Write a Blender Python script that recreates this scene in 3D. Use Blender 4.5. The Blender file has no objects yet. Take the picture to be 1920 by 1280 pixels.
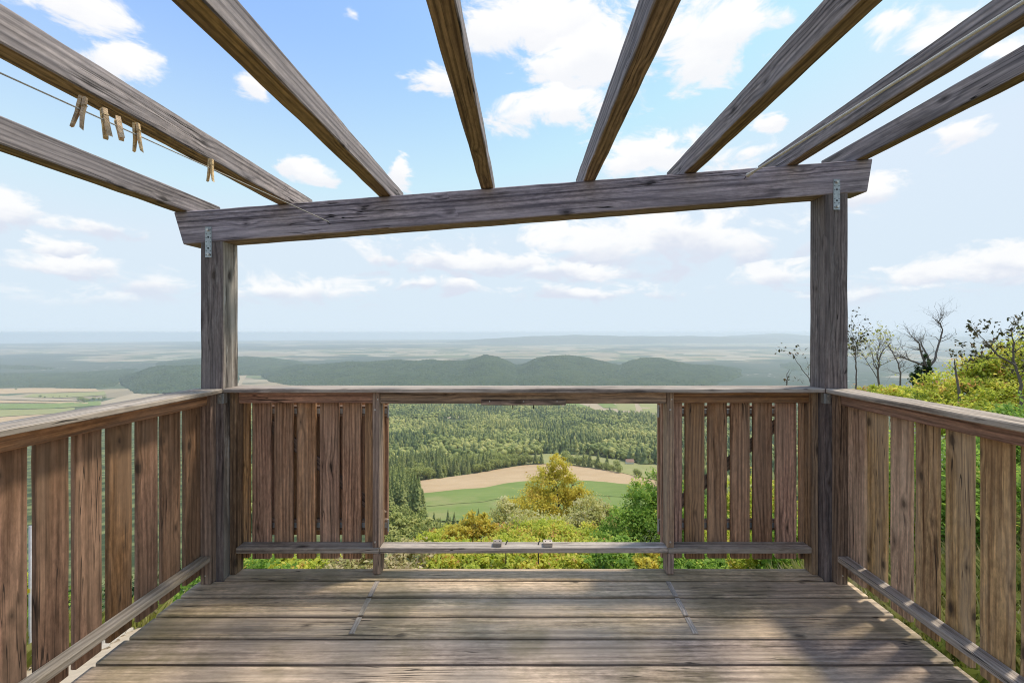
import bpy, bmesh, math, random
import numpy as np
from mathutils import Vector, Matrix, Euler

random.seed(7)
rng = np.random.default_rng(11)
scene = bpy.context.scene
C = scene.collection
R = math.radians

# ------------------------------------------------------------------ camera
F, CX, CY, H = 800.0, 980.0, 623.0, 1.386      # focal (px of the 1920 photo), principal point, eye height
cam = bpy.data.cameras.new('camera')
cam.sensor_width = 36.0
cam.lens = F / 1920 * 36.0
cam.shift_x = (960 - CX) / 1920
cam.shift_y = (CY - 640) / 1920
cam.clip_start = 0.05
cam.clip_end = 90000
cam_ob = bpy.data.objects.new('camera', cam)
C.objects.link(cam_ob)
cam_ob.location = (0, 0, H)
cam_ob.rotation_euler = (R(90), 0, 0)
scene.camera = cam_ob
scene.view_settings.view_transform = 'Standard'
scene.view_settings.look = 'None'
scene.view_settings.exposure = 1.35
scene.view_settings.gamma = 1.0
scene.cycles.max_bounces = 8
scene.cycles.diffuse_bounces = 5
scene.cycles.glossy_bounces = 2
scene.cycles.transmission_bounces = 3
scene.cycles.volume_bounces = 3
scene.cycles.filter_width = 1.05

SUN_AZ, SUN_EL = R(65), R(62)                    # azimuth to the right of +Y
sun_dir = Vector((math.sin(SUN_AZ) * math.cos(SUN_EL), math.cos(SUN_AZ) * math.cos(SUN_EL), math.sin(SUN_EL)))


class NT:
    """small helper around a node tree"""
    def __init__(s, tree):
        s.t = tree
        s.n = tree.nodes
        s.n.clear()

    def __call__(s, kind, ins=None, **props):
        nd = s.n.new(kind)
        for k, v in props.items():
            setattr(nd, k, v)
        for k, v in (ins or {}).items():
            s.put(nd.inputs[k], v)
        return nd

    def put(s, sock, v):
        if isinstance(v, bpy.types.NodeSocket):
            s.t.links.new(v, sock)
        elif isinstance(v, bpy.types.Node):
            s.t.links.new(v.outputs[0], sock)
        else:
            if sock.type == 'RGBA' and len(v) == 3:
                v = (*v, 1)
            sock.default_value = v

    def m(s, op, a, b=0.0, c=None, clamp=False):
        nd = s('ShaderNodeMath', {0: a, 1: b}, operation=op, use_clamp=clamp)
        if c is not None:
            s.put(nd.inputs[2], c)
        return nd.outputs[0]

    def v(s, op, a, b=(0, 0, 0)):
        nd = s('ShaderNodeVectorMath', {0: a, 1: b}, operation=op)
        return nd.outputs[1] if op in ('LENGTH', 'DOT_PRODUCT', 'DISTANCE') else nd.outputs[0]

    def mix(s, f, a, b, blend='MIX'):
        nd = s('ShaderNodeMix', {0: f, 6: a, 7: b}, data_type='RGBA', blend_type=blend)
        return nd.outputs[2]

    def noise(s, vec, scale=1.0, detail=4.0, rough=0.55, dist=0.0):
        return s('ShaderNodeTexNoise', {'Vector': vec, 'Scale': scale, 'Detail': detail, 'Roughness': rough,
                                        'Distortion': dist}).outputs['Fac']

    def step(s, x, lo, hi, a=0.0, b=1.0):
        return s('ShaderNodeMapRange', {0: x, 1: lo, 2: hi, 3: a, 4: b}, interpolation_type='SMOOTHSTEP').outputs[0]

    def ramp(s, x, stops, interp='LINEAR'):
        nd = s('ShaderNodeValToRGB', {0: x})
        cr = nd.color_ramp
        cr.interpolation = interp
        while len(cr.elements) < len(stops):
            cr.elements.new(0.5)
        for e, (p, col) in zip(cr.elements, stops):
            e.position = p
            e.color = (*col, 1)
        return nd.outputs[0]

    def xyz(s, vec):
        nd = s('ShaderNodeSeparateXYZ', {0: vec})
        return nd.outputs[0], nd.outputs[1], nd.outputs[2]

    def comb(s, x, y, z):
        return s('ShaderNodeCombineXYZ', {0: x, 1: y, 2: z}).outputs[0]


# ------------------------------------------------------------------ world: sky and a layer of fair-weather clouds
world = bpy.data.worlds.new('World')
scene.world = world
world.use_nodes = True
w = NT(world.node_tree)
sky = w('ShaderNodeTexSky', sky_type='NISHITA', sun_disc=False, sun_elevation=SUN_EL, sun_rotation=SUN_AZ,
        altitude=500, air_density=1.0, dust_density=0.5, ozone_density=1.0)
tc = w('ShaderNodeTexCoord')
d = w.v('NORMALIZE', tc.outputs['Generated'])
dx, dy, dz = w.xyz(d)
az = w.m('ARCTAN2', dx, dy)
el = w.m('ARCSINE', dz)
ae = w.comb(az, el, 0.0)
wob = w('ShaderNodeTexNoise', {'Vector': w.v('MULTIPLY', d, (1, 1, 1.9)), 'Scale': 5.5, 'Detail': 5.0, 'Roughness': 0.6}).outputs['Color']
ae = w.v('ADD', ae, w.v('MULTIPLY', w.v('SUBTRACT', wob, (.5, .5, .5)), (.16, .09, 0)))
# cloud banks: centre and half-size as read off the photograph, turned into azimuth / elevation
BANKS = [(120, 15, 150, 50, 1), (225, 125, 75, 58, 1), (485, 165, 34, 24, .7), (570, 312, 52, 26, 1), (748, 320, 32, 28, 1.1),
         (1000, 40, 150, 75, 1.2), (1110, 110, 150, 80, 1.2), (1330, 80, 120, 90, 1.2), (1030, 203, 125, 42, 1.1), (820, 145, 42, 30, .7),
         (1230, 288, 105, 46, .95), (1390, 290, 90, 30, .8), (1432, 232, 34, 20, .9), (1745, 55, 95, 48, .85), (1895, 88, 60, 34, .9),
         (1775, 250, 60, 28, .9), (1640, 362, 60, 30, .9), (1720, 20, 60, 30, .6), (25, 402, 60, 36, 1), (185, 442, 66, 20, .7), (96, 474, 40, 18, 1),
         (120, 505, 150, 20, .95), (300, 525, 120, 24, .75), (1230, 452, 240, 42, 1), (890, 490, 160, 22, .95), (1060, 511, 95, 17, .9),
         (805, 536, 62, 16, .75), (560, 548, 150, 20, .6), (1790, 512, 230, 26, .8), (1480, 516, 95, 20, .75), (1890, 498, 75, 30, .95),
         (90, 552, 140, 20, .6), (1150, 545, 160, 14, .5), (660, 12, 24, 20, .7), (1700, 545, 200, 14, .5)]
acc = None
vert = None
for px, py, rx, ry, st in BANKS:
    if py > 390:
        rx, ry = rx * 1.25, ry * 1.45
    u, vv = (px - CX) / F, (CY - py) / F
    a0 = math.atan(u)
    e0 = math.atan(vv / math.hypot(1, u))
    ra = rx / F * math.cos(a0) ** 2
    re_ = ry / F * math.cos(a0) * math.cos(e0) ** 2
    rel = w.v('MULTIPLY', w.v('SUBTRACT', ae, (a0, e0, 0)), (1 / ra, 1 / re_, 0))
    q = w.v('LENGTH', rel)
    tv_ = w.xyz(rel)[1]
    q = w.m('MULTIPLY', w.m('SUBTRACT', 1.25, q), st)
    vert = tv_ if vert is None else w('ShaderNodeMix', {0: w.step(w.m('SUBTRACT', q, acc), -.25, .25), 2: vert, 3: tv_}, data_type='FLOAT').outputs[0]
    acc = q if acc is None else w.m('SMOOTH_MAX', acc, q, 0.25)
dn = w.v('MULTIPLY', d, (1, 1, 2.0))
fb = w.noise(dn, 9.0, 8.0, 0.62, 0.6)
fb2 = w.noise(dn, 2.6, 3.0, 0.5)
# the rest of the sky carries the same scattered clouds
side = w.step(w.m('ABSOLUTE', az), 0.95, 1.3)
gen = w.m('MULTIPLY', w.m('ADD', w.m('MULTIPLY', w.m('SUBTRACT', fb2, 0.52), 5.0), 0.0), side)
gen = w.m('SUBTRACT', gen, w.m('SUBTRACT', 1.0, side))
acc = w.m('MAXIMUM', acc, gen)
dens = w.m('ADD', acc, w.m('MULTIPLY', w.m('SUBTRACT', fb, 0.5), 3.3))
mask = w.step(dens, 0.1, 0.72)
mask = w.m('MULTIPLY', mask, w.step(el, 0.02, 0.09))
# thicker, lower parts of a bank show their blue-grey bases
base_n = w.noise(w.v('ADD', dn, (0, 0, 0.06)), 7.0, 6.0, 0.6, 0.4)
under_ = w.step(w.m('ADD', vert, w.m('MULTIPLY', w.m('SUBTRACT', base_n, .5), 2.0)), .25, -.6)
body = w.step(w.m('ADD', dens, w.m('MULTIPLY', w.m('SUBTRACT', base_n, .5), 3.0)), .5, 2.0)
low = w.step(el, 0.36, 0.14)
white = w.mix(w.m('MULTIPLY', w.m('MULTIPLY_ADD', under_, .8, w.m('MULTIPLY', body, .15)), w.m('MULTIPLY_ADD', low, .65, .3), clamp=True), (3.6, 3.57, 3.55), (2.2, 2.4, 2.92))
haze_sky = w.step(el, 0.62, 0.02)
skyc = w.mix(w.m('MULTIPLY', haze_sky, 0.94), w.v('MINIMUM', w.v('MULTIPLY', sky.outputs[0], (.98, 1.02, 1.1)), (2.55, 2.95, 3.5)), (2.48, 2.90, 3.26))
col = w.mix(w.m('MULTIPLY', mask, w.m('MULTIPLY_ADD', low, -.12, .97)), skyc, white)
bg = w('ShaderNodeBackground', {0: col, 1: 0.113})
world.cycles.sampling_method = 'MANUAL'
world.cycles.sample_map_resolution = 512
w('ShaderNodeOutputWorld', {0: bg})

sun = bpy.data.lights.new('sun', 'SUN')
sun.energy = 1.3
sun.angle = R(6.0)
sun.color = (1.0, 0.93, 0.82)
sun_ob = bpy.data.objects.new('sun', sun)
C.objects.link(sun_ob)
sun_ob.rotation_euler = (-sun_dir).to_track_quat('-Z', 'Y').to_euler()
sun_ob.location = (30, 20, 40)


# ------------------------------------------------------------------ helpers
W = {}                                              # world matrices of what has been placed


def reg(o, M=None, parent=None):
    C.objects.link(o)
    M = M or Matrix()
    W[o] = M
    if parent is not None:
        o.parent = parent
        o.matrix_basis = W[parent].inverted() @ M
    else:
        o.matrix_basis = M
    return o


def tag(o, label, cat, group=None, kind=None):
    o['label'] = label
    o['category'] = cat
    if group:
        o['group'] = group
    if kind:
        o['kind'] = kind
    return o


def empty(name, loc, label, cat, group=None):
    o = bpy.data.objects.new(name, None)
    o.empty_display_size = .1
    reg(o, Matrix.Translation(loc))
    return tag(o, label, cat, group)


def fast_mesh(name, V, Fc, mat, cols=None, smooth=False):
    V = np.asarray(V, np.float32)
    Fc = np.asarray(Fc, np.int32)
    k = Fc.shape[1]
    me = bpy.data.meshes.new(name)
    me.vertices.add(len(V))
    me.vertices.foreach_set('co', V.ravel())
    me.loops.add(Fc.size)
    me.loops.foreach_set('vertex_index', Fc.ravel())
    me.polygons.add(len(Fc))
    me.polygons.foreach_set('loop_start', np.arange(0, Fc.size, k, dtype=np.int32))
    me.update(calc_edges=True)
    if smooth:
        me.polygons.foreach_set('use_smooth', np.ones(len(Fc), bool))
    if cols is not None:
        a = me.color_attributes.new('tint', 'FLOAT_COLOR', 'POINT')
        cc = np.ones((len(V), 4), np.float32)
        cc[:, :3] = cols
        a.data.foreach_set('color', cc.ravel())
    if mat:
        me.materials.append(mat)
    me.validate()
    return me


def meshobj(name, me, parent=None, M=None):
    return reg(bpy.data.objects.new(name, me), M, parent)


def bmobj(name, bm, mat, parent=None, M=None, smooth=False):
    me = bpy.data.meshes.new(name)
    bm.to_mesh(me)
    bm.free()
    if smooth:
        for p in me.polygons:
            p.use_smooth = True
    if mat:
        me.materials.append(mat)
    return meshobj(name, me, parent, M)


def gx(px, Y):
    return (px - CX) * Y / F


def gz(py, Y):
    return H - (py - CY) * Y / F


def P(px, py, Y):
    return Vector((gx(px, Y), Y, gz(py, Y)))


def floor_y(py):
    return H * F / (py - CY)


# ------------------------------------------------------------------ wood
def wood(name, light, dark, grey, grey_amt, knot=(.05, .035, .025), algae=0.0, ring=55.0, contrast=1.0, top=None, rough=.85, worn=0.0, crack=1.0, knotmin=.72):
    mat = bpy.data.materials.new(name)
    mat.use_nodes = True
    n = NT(mat.node_tree)
    tc = n('ShaderNodeTexCoord')
    rnd = n('ShaderNodeObjectInfo').outputs['Random']
    off = n.comb(n.m('MULTIPLY', rnd, 91.0), n.m('MULTIPLY', rnd, 37.0), n.m('MULTIPLY', rnd, 53.0))
    ob = tc.outputs['Object']
    p = n.v('ADD', ob, off)
    warp = n.noise(n.v('MULTIPLY', p, (1.1, 5, 5)), 1.0, 3.0)
    warp = n.m('MULTIPLY', n.m('SUBTRACT', warp, .5), .055)
    # knots
    px_, py_, pz_ = n.xyz(p)
    kv = n.comb(n.m('MULTIPLY', px_, 4.4), n.m('MULTIPLY', n.m('ADD', py_, pz_), 9.5), 0.0)
    vor = n('ShaderNodeTexVoronoi', {'Vector': kv, 'Scale': 1.0}, feature='F1', voronoi_dimensions='2D')
    kd, kc = vor.outputs['Distance'], vor.outputs['Color']
    keep = n.m('GREATER_THAN', n.xyz(kc)[0], knotmin)
    kwide = n.m('MULTIPLY', n.step(kd, .42, .05), keep)
    kr = n.m('MULTIPLY_ADD', n.m('POWER', n.xyz(kc)[1], 2.2), .10, .02)
    ragged = n.m('ADD', kd, n.m('MULTIPLY', n.m('SUBTRACT', n.noise(n.v('MULTIPLY', p, (30, 60, 60)), 1.0, 2.0), .5), .09))
    kcore = n.m('MULTIPLY', n.step(n.m('SUBTRACT', ragged, kr), .03, -.04), keep)
    x, y, z = n.xyz(ob)
    oy = n.m('MULTIPLY', n.m('SUBTRACT', n.m('FRACT', n.m('MULTIPLY', rnd, 17.3)), .5), .11)
    oz = n.m('MULTIPLY_ADD', n.m('FRACT', n.m('MULTIPLY', rnd, 7.7)), .05, .022)
    tilt = n.m('MULTIPLY', n.m('SUBTRACT', n.m('FRACT', n.m('MULTIPLY', rnd, 29.1)), .5), .05)
    yy = n.m('ADD', n.m('ADD', y, oy), n.m('ADD', warp, n.m('MULTIPLY', x, tilt)))
    zz = n.m('ADD', n.m('ADD', z, oz), warp)
    r = n.m('SQRT', n.m('ADD', n.m('MULTIPLY', yy, yy), n.m('MULTIPLY', zz, zz)))
    r = n.m('ADD', r, n.m('MULTIPLY', kwide, .012))
    rings = n.m('MULTIPLY_ADD', n.m('SINE', n.m('MULTIPLY', r, ring * 6.283)), .5, .5)
    rings = n.m('POWER', rings, 2.0)
    fib = n.noise(n.v('MULTIPLY', p, (2.5, 150, 150)), 1.0, 3.0, .6)
    fib2 = n.noise(n.v('MULTIPLY', p, (1.4, 42, 42)), 1.0, 3.0, .6)
    f = n.m('ADD', n.m('MULTIPLY', rings, .40 * contrast), n.m('MULTIPLY', n.m('SUBTRACT', fib, .35), 1.1 * contrast))
    f = n.m('ADD', f, n.m('MULTIPLY', n.m('SUBTRACT', fib2, .42), 1.5 * contrast), clamp=True)
    col = n.mix(f, light, dark)
    grit = n.noise(n.v('MULTIPLY', p, (22, 75, 75)), 1.0, 3.0, .7)
    streak = n.noise(n.v('MULTIPLY', p, (3.5, 95, 95)), 1.0, 2.0, .6)
    gv = n.m('MULTIPLY', n.step(grit, .25, .75, .70, 1.30), n.step(streak, .3, .7, .80, 1.22))
    col = n.mix(1.0, col, n.comb(gv, gv, gv), 'MULTIPLY')
    # each board weathers differently
    hs = n('ShaderNodeHueSaturation', {'Hue': n.m('MULTIPLY_ADD', rnd, .02, .49), 'Saturation': n.m('MULTIPLY_ADD', rnd, .35, .8),
                                       'Value': n.m('MULTIPLY_ADD', n.m('FRACT', n.m('MULTIPLY', rnd, 13.7)), .5, .76), 'Color': col})
    col = hs.outputs[0]
    if top:                                            # less bleached where the cap keeps the rain off
        amt = n.m('MULTIPLY', n.step(n.m('ADD', x, n.m('MULTIPLY', n.m('SUBTRACT', fib2, .5), .5)), -.05, .5), top[1])
        col = n.mix(amt, col, n.mix(f, top[0], tuple(c * .42 for c in top[0])))
    big = n.noise(n.v('MULTIPLY', p, (1.2, 7, 7)), 1.0, 5.0, .65)
    ga = n.m('MULTIPLY', n.step(big, .36, .62), grey_amt)
    col = n.mix(ga, col, n.mix(n.m('MULTIPLY', f, .85), grey, tuple(c * .48 for c in grey)))
    if worn:
        spot = n.noise(n.v('MULTIPLY', p, (5, 28, 28)), 1.0, 6.0, .75)
        col = n.mix(n.m('MULTIPLY', n.step(spot, .54, .68), worn), col, (.52, .49, .45))
    if algae:
        al = n.noise(n.v('ADD', n('ShaderNodeNewGeometry').outputs['Position'], (3.1, 0, 0)), 2.3, 5.0, .6)
        col = n.mix(n.m('MULTIPLY', n.step(al, .44, .68), algae), col, (.115, .105, .035))
    col = n.mix(n.m('MULTIPLY', kcore, .72), col, knot)
    rim = n.m('MULTIPLY', n.step(n.m('SUBTRACT', kd, kr), .12, .02), keep)
    col = n.mix(n.m('MULTIPLY', rim, .35), col, knot)
    ck = n.noise(n.v('MULTIPLY', p, (.9, 34, 34)), 1.0, 2.0, .5, .3)
    ckm = n.m('MULTIPLY', n.step(n.m('ABSOLUTE', n.m('SUBTRACT', ck, .5)), .012, .004), n.step(n.noise(n.v('MULTIPLY', p, (1.7, 3, 3)), 1.0, 1.0), .5, .6))
    ckm = n.m('MULTIPLY', ckm, crack)
    col = n.mix(n.m('MULTIPLY', ckm, .8), col, (.02, .016, .013))
    hgt = n.m('ADD', n.m('MULTIPLY', fib, .5), n.m('SUBTRACT', n.m('MULTIPLY', rings, .35), ckm))
    bump = n('ShaderNodeBump', {'Strength': .55, 'Distance': .0025, 'Height': hgt})
    bs = n('ShaderNodeBsdfPrincipled', {'Base Color': col, 'Roughness': rough, 'Normal': bump})
    bs.inputs['Specular IOR Level'].default_value = .25
    n('ShaderNodeOutputMaterial', {0: bs})
    return mat


M_deck = wood('weathered_deck', (0.598, 0.445, 0.300), (0.242, 0.173, 0.112), (0.587, 0.458, 0.339), .7, algae=.5, ring=42, contrast=1.0, knotmin=.92, knot=(.09, .07, .05))
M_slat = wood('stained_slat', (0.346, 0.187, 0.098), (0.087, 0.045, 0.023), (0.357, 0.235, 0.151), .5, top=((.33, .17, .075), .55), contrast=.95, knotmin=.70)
M_slat_lifted = wood('shade_lightened_slat', (0.692, 0.441, 0.240), (0.204, 0.107, 0.058), (0.692, 0.517, 0.343), .5, top=((.42, .23, .11), .5), contrast=.95, knotmin=.70)  # same slat wood, colour lightened to offset the shade on the right railing
M_slatd = wood('dark_stained_slat', (0.577, 0.317, 0.173), (0.154, 0.081, 0.045), (0.594, 0.401, 0.259), .4, top=((.30, .15, .065), .4), contrast=1.1, knotmin=.70)
M_frame = wood('dark_frame_wood', (0.431, 0.281, 0.183), (0.130, 0.084, 0.058), (0.466, 0.354, 0.267), .45, contrast=1.3)
M_red = wood('red_brown_rail', (0.463, 0.228, 0.108), (0.138, 0.064, 0.031), (0.475, 0.312, 0.216), .45, ring=40, contrast=1.2)
M_cap = wood('grey_cap_wood', (0.567, 0.451, 0.343), (0.209, 0.161, 0.120), (0.616, 0.522, 0.418), .8, contrast=1.2, knotmin=.86)
M_rail = wood('silvered_rail', (0.492, 0.401, 0.302), (0.204, 0.159, 0.116), (0.552, 0.478, 0.394), .7, contrast=1.1, knotmin=.86)
M_beam = wood('violet_grey_beam', (0.520, 0.408, 0.404), (0.120, 0.094, 0.102), (0.520, 0.448, 0.475), .6, knot=(.025, .02, .02), contrast=1.25, knotmin=.66, crack=1.3)
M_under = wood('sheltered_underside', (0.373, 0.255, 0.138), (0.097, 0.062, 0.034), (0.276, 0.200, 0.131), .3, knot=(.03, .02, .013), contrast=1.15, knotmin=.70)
M_raft = wood('weathered_rafter', (0.384, 0.321, 0.298), (0.086, 0.072, 0.069), (0.397, 0.349, 0.350), .6, knot=(.03, .024, .02), contrast=1.25, knotmin=.66, crack=1.3)
M_post = wood('post_wood', (0.248, 0.196, 0.173), (0.074, 0.057, 0.054), (0.271, 0.228, 0.209), .5, worn=.2, contrast=1.15, knotmin=.62)
M_pworn = wood('worn_post_face', (0.432, 0.360, 0.294), (0.120, 0.096, 0.079), (0.552, 0.498, 0.432), .7, worn=.75, contrast=1.5)
M_pin = wood('clothespin_wood', (.78, .56, .32), (.56, .37, .2), (.66, .5, .32), .3, ring=200, crack=0)


def plain(name, col, rough=.6, metal=0.0, bump=0.0, bscale=40.0, var=.2):
    mat = bpy.data.materials.new(name)
    mat.use_nodes = True
    n = NT(mat.node_tree)
    tc = n('ShaderNodeTexCoord')
    nz = n.noise(tc.outputs['Object'], bscale, 4.0)
    c = n.mix(nz, tuple(x * (1 - var) for x in col), tuple(min(1, x * (1 + var)) for x in col))
    bs = n('ShaderNodeBsdfPrincipled', {'Base Color': c, 'Roughness': rough, 'Metallic': metal})
    if bump:
        n.put(bs.inputs['Normal'], n('ShaderNodeBump', {'Strength': bump, 'Distance': .01, 'Height': nz}))
    n('ShaderNodeOutputMaterial', {0: bs})
    return mat


M_steel = plain('galvanised_steel', (.42, .45, .45), .5, .75, .1, 90, .35)
M_hole = plain('dark_hole', (.012, .012, .012), .9)
M_screw = plain('screw_head', (.62, .6, .55), .4, .6)
M_black = plain('dark_iron', (.025, .022, .02), .7)
M_rope = plain('hemp_rope', (.80, .74, .62), .9, 0, .6, 500)
M_cord = plain('grey_cord', (.52, .50, .45), .9, 0, .4, 500)
M_brass = plain('spring_wire', (.45, .36, .2), .4, .9)
M_white = plain('white_painted_metal', (.75, .76, .78), .5)
M_yellow = plain('yellow_tape', (.75, .55, .02), .5)


def timber_mesh(name, L, wd, th, ch=.003, seg=6, jit=.0006, mats=(None,), under=None):
    """a chamfered board: length on X, width on Y, thickness on Z; faces of normal `under` take the second material"""
    a, b = wd / 2, th / 2
    prof = [(-a + ch, -b), (a - ch, -b), (a, -b + ch), (a, b - ch), (a - ch, b), (-a + ch, b), (-a, b - ch), (-a, -b + ch)]
    V, Fq = [], []
    xs = [-L / 2, -L / 2 + ch] + [(-.5 + i / seg) * L for i in range(1, seg)] + [L / 2 - ch, L / 2]
    for i, x in enumerate(xs):
        s = 1.0 if 0 < i < len(xs) - 1 else 1.0 - 2 * ch / max(wd, th)
        bend = random.uniform(-jit, jit)
        for y, z in prof:
            V.append((x, y * s + random.uniform(-jit, jit) + bend, z * s + random.uniform(-jit, jit)))
    for i in range(len(xs) - 1):
        for j in range(8):
            k = (j + 1) % 8
            Fq.append((i * 8 + j, i * 8 + k, (i + 1) * 8 + k, (i + 1) * 8 + j))
    me = bpy.data.meshes.new(name)
    n0 = (len(xs) - 1) * 8
    me.from_pydata(V, [], Fq + [tuple(range(7, -1, -1)), tuple(range(n0, n0 + 8))])
    for m_ in mats:
        me.materials.append(m_)
    if under is not None:
        for p in me.polygons:
            if p.normal.dot(Vector(under)) > .8:
                p.material_index = 1
    return me


def timber(name, p0, p1, wd, th, up, mat, parent, seg=6, jit=.0006, ch=.003, under=None, mat2=None):
    """board from p0 to p1 (centre line); `up` = its thickness direction"""
    p0, p1, up = Vector(p0), Vector(p1), Vector(up)
    X = (p1 - p0).normalized()
    Z = (up - X * up.dot(X)).normalized()
    Y = Z.cross(X)
    M = Matrix((X, Y, Z)).transposed().to_4x4()
    M.translation = (p0 + p1) / 2
    mats = (mat,) if mat2 is None else (mat, mat2)
    lu = (M.to_3x3().inverted() @ Vector(under)) if under is not None else None
    me = timber_mesh(name, (p1 - p0).length, wd, th, ch, seg, jit, mats, lu)
    return meshobj(name, me, parent, M)


def box(name, x0, x1, y0, y1, z0, z1, grain, mat, parent, **kw):
    """axis-aligned timber given by its extents, grain along 'x', 'y' or 'z'"""
    c = Vector(((x0 + x1) / 2, (y0 + y1) / 2, (z0 + z1) / 2))
    dx, dy, dz = x1 - x0, y1 - y0, z1 - z0
    if grain == 'x':
        return timber(name, c - Vector((dx / 2, 0, 0)), c + Vector((dx / 2, 0, 0)), dy, dz, (0, 0, 1), mat, parent, **kw)
    if grain == 'y':
        return timber(name, c - Vector((0, dy / 2, 0)), c + Vector((0, dy / 2, 0)), dx, dz, (0, 0, 1), mat, parent, **kw)
    return timber(name, c - Vector((0, 0, dz / 2)), c + Vector((0, 0, dz / 2)), dy, dx, (1, 0, 0), mat, parent, **kw)


def knob(name, loc, axis, r, h, mat, parent, seg=10):
    bm = bmesh.new()
    bmesh.ops.create_cone(bm, cap_ends=True, segments=seg, radius1=r, radius2=r * .8, depth=h)
    q = Vector(axis).to_track_quat('Z', 'Y').to_matrix().to_4x4()
    q.translation = loc
    return bmobj(name, bm, mat, parent, q)


def tube_arrays(path, radii, sides=6, base=0):
    V, Fq = [], []
    n = len(path)
    for i in range(n):
        a = path[max(i - 1, 0)]
        b = path[min(i + 1, n - 1)]
        t = (b - a)
        t = t.normalized() if t.length > 1e-9 else Vector((0, 0, 1))
        u = t.cross(Vector((.31, .17, .93)))
        u = u.normalized() if u.length > 1e-6 else Vector((1, 0, 0))
        v = t.cross(u)
        for k in range(sides):
            an = 2 * math.pi * k / sides
            V.append(path[i] + (u * math.cos(an) + v * math.sin(an)) * radii[i])
    for i in range(n - 1):
        for k in range(sides):
            k2 = (k + 1) % sides
            Fq.append((base + i * sides + k, base + i * sides + k2, base + (i + 1) * sides + k2, base + (i + 1) * sides + k))
    return V, Fq


def tubes_mesh(name, tubes, mat, sides=5):
    V, Fq = [], []
    for path, radii in tubes:
        v, f = tube_arrays([Vector(q) for q in path], radii, sides, len(V))
        V += v
        Fq += f
    return fast_mesh(name, np.array([tuple(q) for q in V]), Fq, mat, smooth=True)


# ------------------------------------------------------------------ terrain
PROF_D = np.array([0, 2.7, 4, 6, 8, 12, 15, 22, 30, 60, 120, 250, 400, 550, 700, 900, 1200, 1600, 2200, 3000, 4000, 6000, 40000], float)
PROF_Z = np.array([-.5, -.5, -1.05, -2.7, -4.3, -7.0, -9.0, -12.5, -17, -33, -60, -105, -145, -172, -195, -222, -258, -295, -335, -370, -400, -405, -405], float)


def crest_table(pts, Y):
    a = np.array(pts, float)
    return (a[:, 0] - CX) * Y / F, H - (a[:, 1] - CY) * Y / F


RIDGES = [   # distance, half-width, crest line read off the photograph (px, py)
    (4200, 620, [(380, 745), (455, 722), (470, 704), (510, 692), (560, 684), (680, 678), (800, 674), (868, 677), (892, 670), (912, 665), (932, 669), (950, 677), (968, 685), (985, 680), (1003, 672), (1030, 667), (1090, 668), (1140, 677), (1162, 685), (1185, 676), (1205, 671), (1250, 672), (1290, 682), (1330, 684), (1365, 691), (1392, 698), (1420, 712), (1480, 740)]),
    (5200, 600, [(1290, 730), (1360, 706), (1392, 694), (1430, 686), (1490, 682), (1540, 683), (1620, 690), (1700, 698), (1800, 706), (1960, 720), (2100, 730)]),
    (5400, 650, [(-200, 712), (0, 703), (150, 700), (200, 696), (250, 687), (310, 680), (370, 673), (450, 669), (500, 670), (540, 675), (580, 684), (660, 700)]),
    (3500, 500, [(100, 765), (165, 742), (200, 722), (235, 706), (270, 693), (320, 686), (372, 682), (420, 690), (440, 700), (470, 735), (520, 760)]),
]


def vnoise(x, y):
    """cheap smooth 2-D noise in about [-1, 1] (sums of sines at odd angles)"""
    s = np.zeros(np.broadcast(x, y).shape)
    for i in range(7):
        a = 1.3 + i * 2.399
        k = 1.0 + .37 * i
        s = s + np.sin((x * math.cos(a) + y * math.sin(a)) * k + i * 1.7 + 1.4 * np.sin((x * math.sin(a) - y * math.cos(a)) * k * .7 + i))
    return s / 4.2


def base_ground(x, y):
    x = np.asarray(x, float)
    y = np.asarray(y, float)
    sx = np.where(x > 0, .35, .6)
    d = np.sqrt(np.maximum(y, 0) ** 2 + (sx * x) ** 2) - .5 * np.clip(x - 2.2, 0, 30)
    d = np.maximum(d, 0)
    z = np.interp(d, PROF_D, PROF_Z)
    amp = np.clip((d - 60) / 400, 0, 1) * np.clip((9000 - d) / 5000, 0, 1)
    return z + amp * 5.0 * vnoise(x / 170, y / 170)


def ridge_h(i, x, y):
    Yr, wd, pts = RIDGES[i]
    cx_, cz = crest_table(pts, Yr)
    top = np.interp(x * Yr / np.maximum(y, 500), cx_, cz, left=-450, right=-450)
    wf = np.where(y < Yr, wd * 1.5, wd)
    g = np.exp(-(np.abs(y - Yr) / wf) ** 2.0)
    spur = 1 + .25 * vnoise(x / 260, y / 420) * (1 - g)
    b = base_ground(x, y)
    h = np.maximum(top - b, -30) * g * np.clip(spur, .6, 1.3)
    return b + np.where(h > 9, h, -20 + h)


def ground(x, y):
    return base_ground(x, y)


def hits(px, py):
    """points where the view rays through pixels meet the ground"""
    px = np.atleast_1d(np.asarray(px, float))
    py = np.atleast_1d(np.asarray(py, float))
    ys = np.geomspace(1.5, 26000, 1400)
    out = np.zeros((len(px), 3))
    for i in range(len(px)):
        u, v = (px[i] - CX) / F, (py[i] - CY) / F
        g = H - v * ys - ground(u * ys, ys)
        k = np.argmax(g < 0)
        if k == 0:
            k = len(ys) - 1
        t = g[k - 1] / (g[k - 1] - g[k]) if g[k - 1] != g[k] else 0
        yy = ys[k - 1] + t * (ys[k] - ys[k - 1])
        out[i] = (u * yy, yy, float(ground(u * yy, yy)))
    return out


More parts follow.
